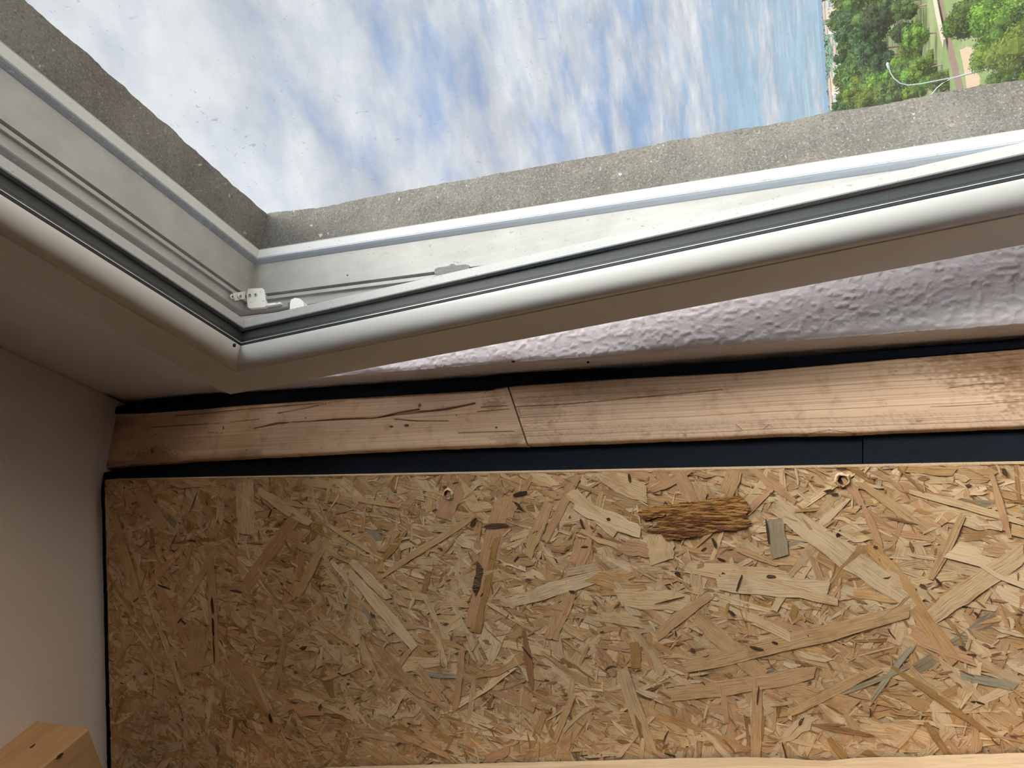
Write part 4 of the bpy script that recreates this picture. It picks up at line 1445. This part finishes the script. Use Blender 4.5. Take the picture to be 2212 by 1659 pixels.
    hero = [
        (2176, 40, 62, 44, near[0], 'bright yellow green tree nearest the window, in the top right corner'),
        (2215, 105, 58, 44, near[3], 'bright green tree at the right edge, above the concrete reveal'),
        (2150, 118, 74, 30, near[0], 'small yellow green tree left of the one at the right edge'),
        (2120, 30, 88, 36, near[1], 'mid green tree beside the bright one in the top right corner'),
        (2085, 55, 100, 26, near[1], 'mid green tree just right of the railway line'),
        (2000, 92, 190, 34, near[0], 'round bright green tree left of the railway line, above the street lamp'),
        (1990, 165, 165, 26, near[3], 'yellow green tree behind the street lamp arms'),
        (1965, 130, 200, 24, near[3], 'yellow green tree beside the street lamp head'),
        (2035, 120, 170, 20, near[0], 'narrow bright tree between the street lamp and the railway line'),
        (2040, 175, 150, 18, near[1], 'green tree just above the fork of the street lamp'),
        (1890, 215, 210, 26, near[0], 'light green tree above the concrete edge, left of the street lamp')]
    for px, py, d, rp, me, lab in hero:
        r = ray(px, py); d = d / math.hypot(r[0], r[1])
        p = r * d
        rad = rp / FPX * d
        hc = p[2] - ZG
        sc = rad / 2.6
        placed.append((p[0], p[1], sc))
        # crown centre at hc: scale z so 5.2*sc*zs = hc
        zs = hc / (5.2 * sc)
        o = tree(p[0], p[1], sc, me, lab, None, 1.0)
        # keep crown round: lift it instead of stretching, and stretch only the trunk
        for ch in o.children:
            if ch.name.startswith('crown'): ch.location.z = hc / sc
            else: ch.scale = (1, 1, hc / sc / 5.2)
    n = 0
    rr = random.Random(5)
    # closed woodland behind
    tries = 0
    while n < 240 and tries < 40000:
        tries += 1
        a = math.radians(rr.uniform(41.2, 51.5)); d = math.sqrt(rr.uniform(60 ** 2, 520 ** 2))
        x, y = math.sin(a) * d, -math.cos(a) * d
        # leave the railway corridor and the sandy strip open
        pc = R.T @ np.array([x, y, ZG + 3.0]); qx = CX + FPX * pc[0] / pc[2]; qy = CY + FPX * pc[1] / pc[2]
        tx = 2036 + .218 * qy
        sc = rr.uniform(.8, 1.3) * (1 + d / 1600) * (.38 if d < 118 else .62 if d < 185 else 1)
        pc = R.T @ np.array([x, y, ZG + 7.6 * sc]); ttx = CX + FPX * pc[0] / pc[2]
        pc = R.T @ np.array([x, y, ZG]); bx_ = CX + FPX * pc[0] / pc[2]
        if d < 235 and abs(bx_ - tx) < 28: continue
        if d < 200 and ttx - 4 < tx + 6 and bx_ > tx - 10: continue
        if d < 140 and ttx < 2118 and bx_ > 2076 and 95 < qy < 225: continue
        if any((x - q[0]) ** 2 + (y - q[1]) ** 2 < (2.95 * (sc + q[2])) ** 2 for q in placed): continue
        placed.append((x, y, sc))
        me = rr.choice(near[:3]) if d < 150 else rr.choice(mid) if d < 330 else rr.choice(far)
        fr_ = bx_ > tx
        tree(x, y, sc, me, 'green bush or tree on the near side of the railway line, below the window' if fr_ else 'green tree of the wood between the railway line and the skyline houses',
             'trees on the near side of the railway' if fr_ else 'trees of the wood beyond the railway', rr.uniform(.8, 1.15))
        n += 1
    # remote tree cover, too many and small to count
    V = []; F = []
    for i in range(900):
        a = math.radians(rr.uniform(40, 53)); d = math.sqrt(rr.uniform(560 ** 2, 2600 ** 2))
        if 600 < d < 930: continue
        c = np.array([math.sin(a) * d, -math.cos(a) * d, ZG + 3]); s = rr.uniform(4, 9) * (1 + d / 3000); k = len(V)
        for ii in range(5):
            th = math.pi * ii / 4
            for j in range(8):
                ph = 2 * math.pi * j / 8; q = s * rr.uniform(.8, 1.15)
                V.append((c[0] + q * math.sin(th) * math.cos(ph), c[1] + q * math.sin(th) * math.sin(ph), c[2] + q * .8 * math.cos(th)))
        for ii in range(4):
            for j in range(8):
                F.append((k + ii * 8 + j, k + ii * 8 + (j + 1) % 8, k + (ii + 1) * 8 + (j + 1) % 8, k + (ii + 1) * 8 + j))
    o = mesh_obj('distant_woodland', V, F, [mat_plain('far_green', (.06, .095, .065), .95, .05, 0, 0, .05, .35)], origin=(500, -500, ZG))
    tag(o, 'unbroken dark green woodland towards the horizon', 'woodland', kind='stuff')

    # -------- street lamp with two curved arms
    fork = ray(2068, 166); dl = 108 / math.hypot(fork[0], fork[1]); pf = fork * dl
    base = np.array([pf[0], pf[1], ZG])
    lm = mat_plain('lamp_grey', (.17, .185, .18), .6, .3, 0)
    lamp = empty('street_lamp', base)
    side = np.array([fork[1], -fork[0], 0]); side /= np.linalg.norm(side)   # horizontal, across the view
    def onp(px, py):
        # plane through the pole facing the viewer
        n = np.array([fork[0], fork[1], 0]); return hit(px, py, n, base)
    a1 = [onp(*p) for p in ((2112, 154), (2068, 166), (2030, 173), (1990, 181), (1962, 184), (1945, 180), (1932, 170), (1924, 158), (1921, 149))]
    a2 = [onp(*p) for p in ((2068, 166), (2050, 172), (2036, 180), (2024, 190), (2014, 202), (2006, 214))]
    foot = onp(2112, 154); foot[2] = ZG
    MB().tube([foot, onp(2112, 154), a1[1]], [.14, .12, .09], 10).obj('pole', lm, parent=lamp)
    MB().tube(a1[1:], .07, 8).obj('arm', lm, parent=lamp)
    MB().tube(a2, .07, 8).obj('arm', lm, parent=lamp)
    for q, e in ((a1[-1], a1[-1] - a1[-2]), (a2[-1], a2[-1] - a2[-2])):
        e = e / np.linalg.norm(e)
        MB().tube([q - e * .1, q + e * .15, q + e * .6, q + e * .8], [.08, .17, .2, .05], 10).obj('lamp_head', lm, parent=lamp)
    tag(lamp, 'grey street lamp with two curved arms in front of the trees', 'street lamp')


build_outdoors()
for o in bpy.data.objects:
    if '_o' in o: del o['_o']
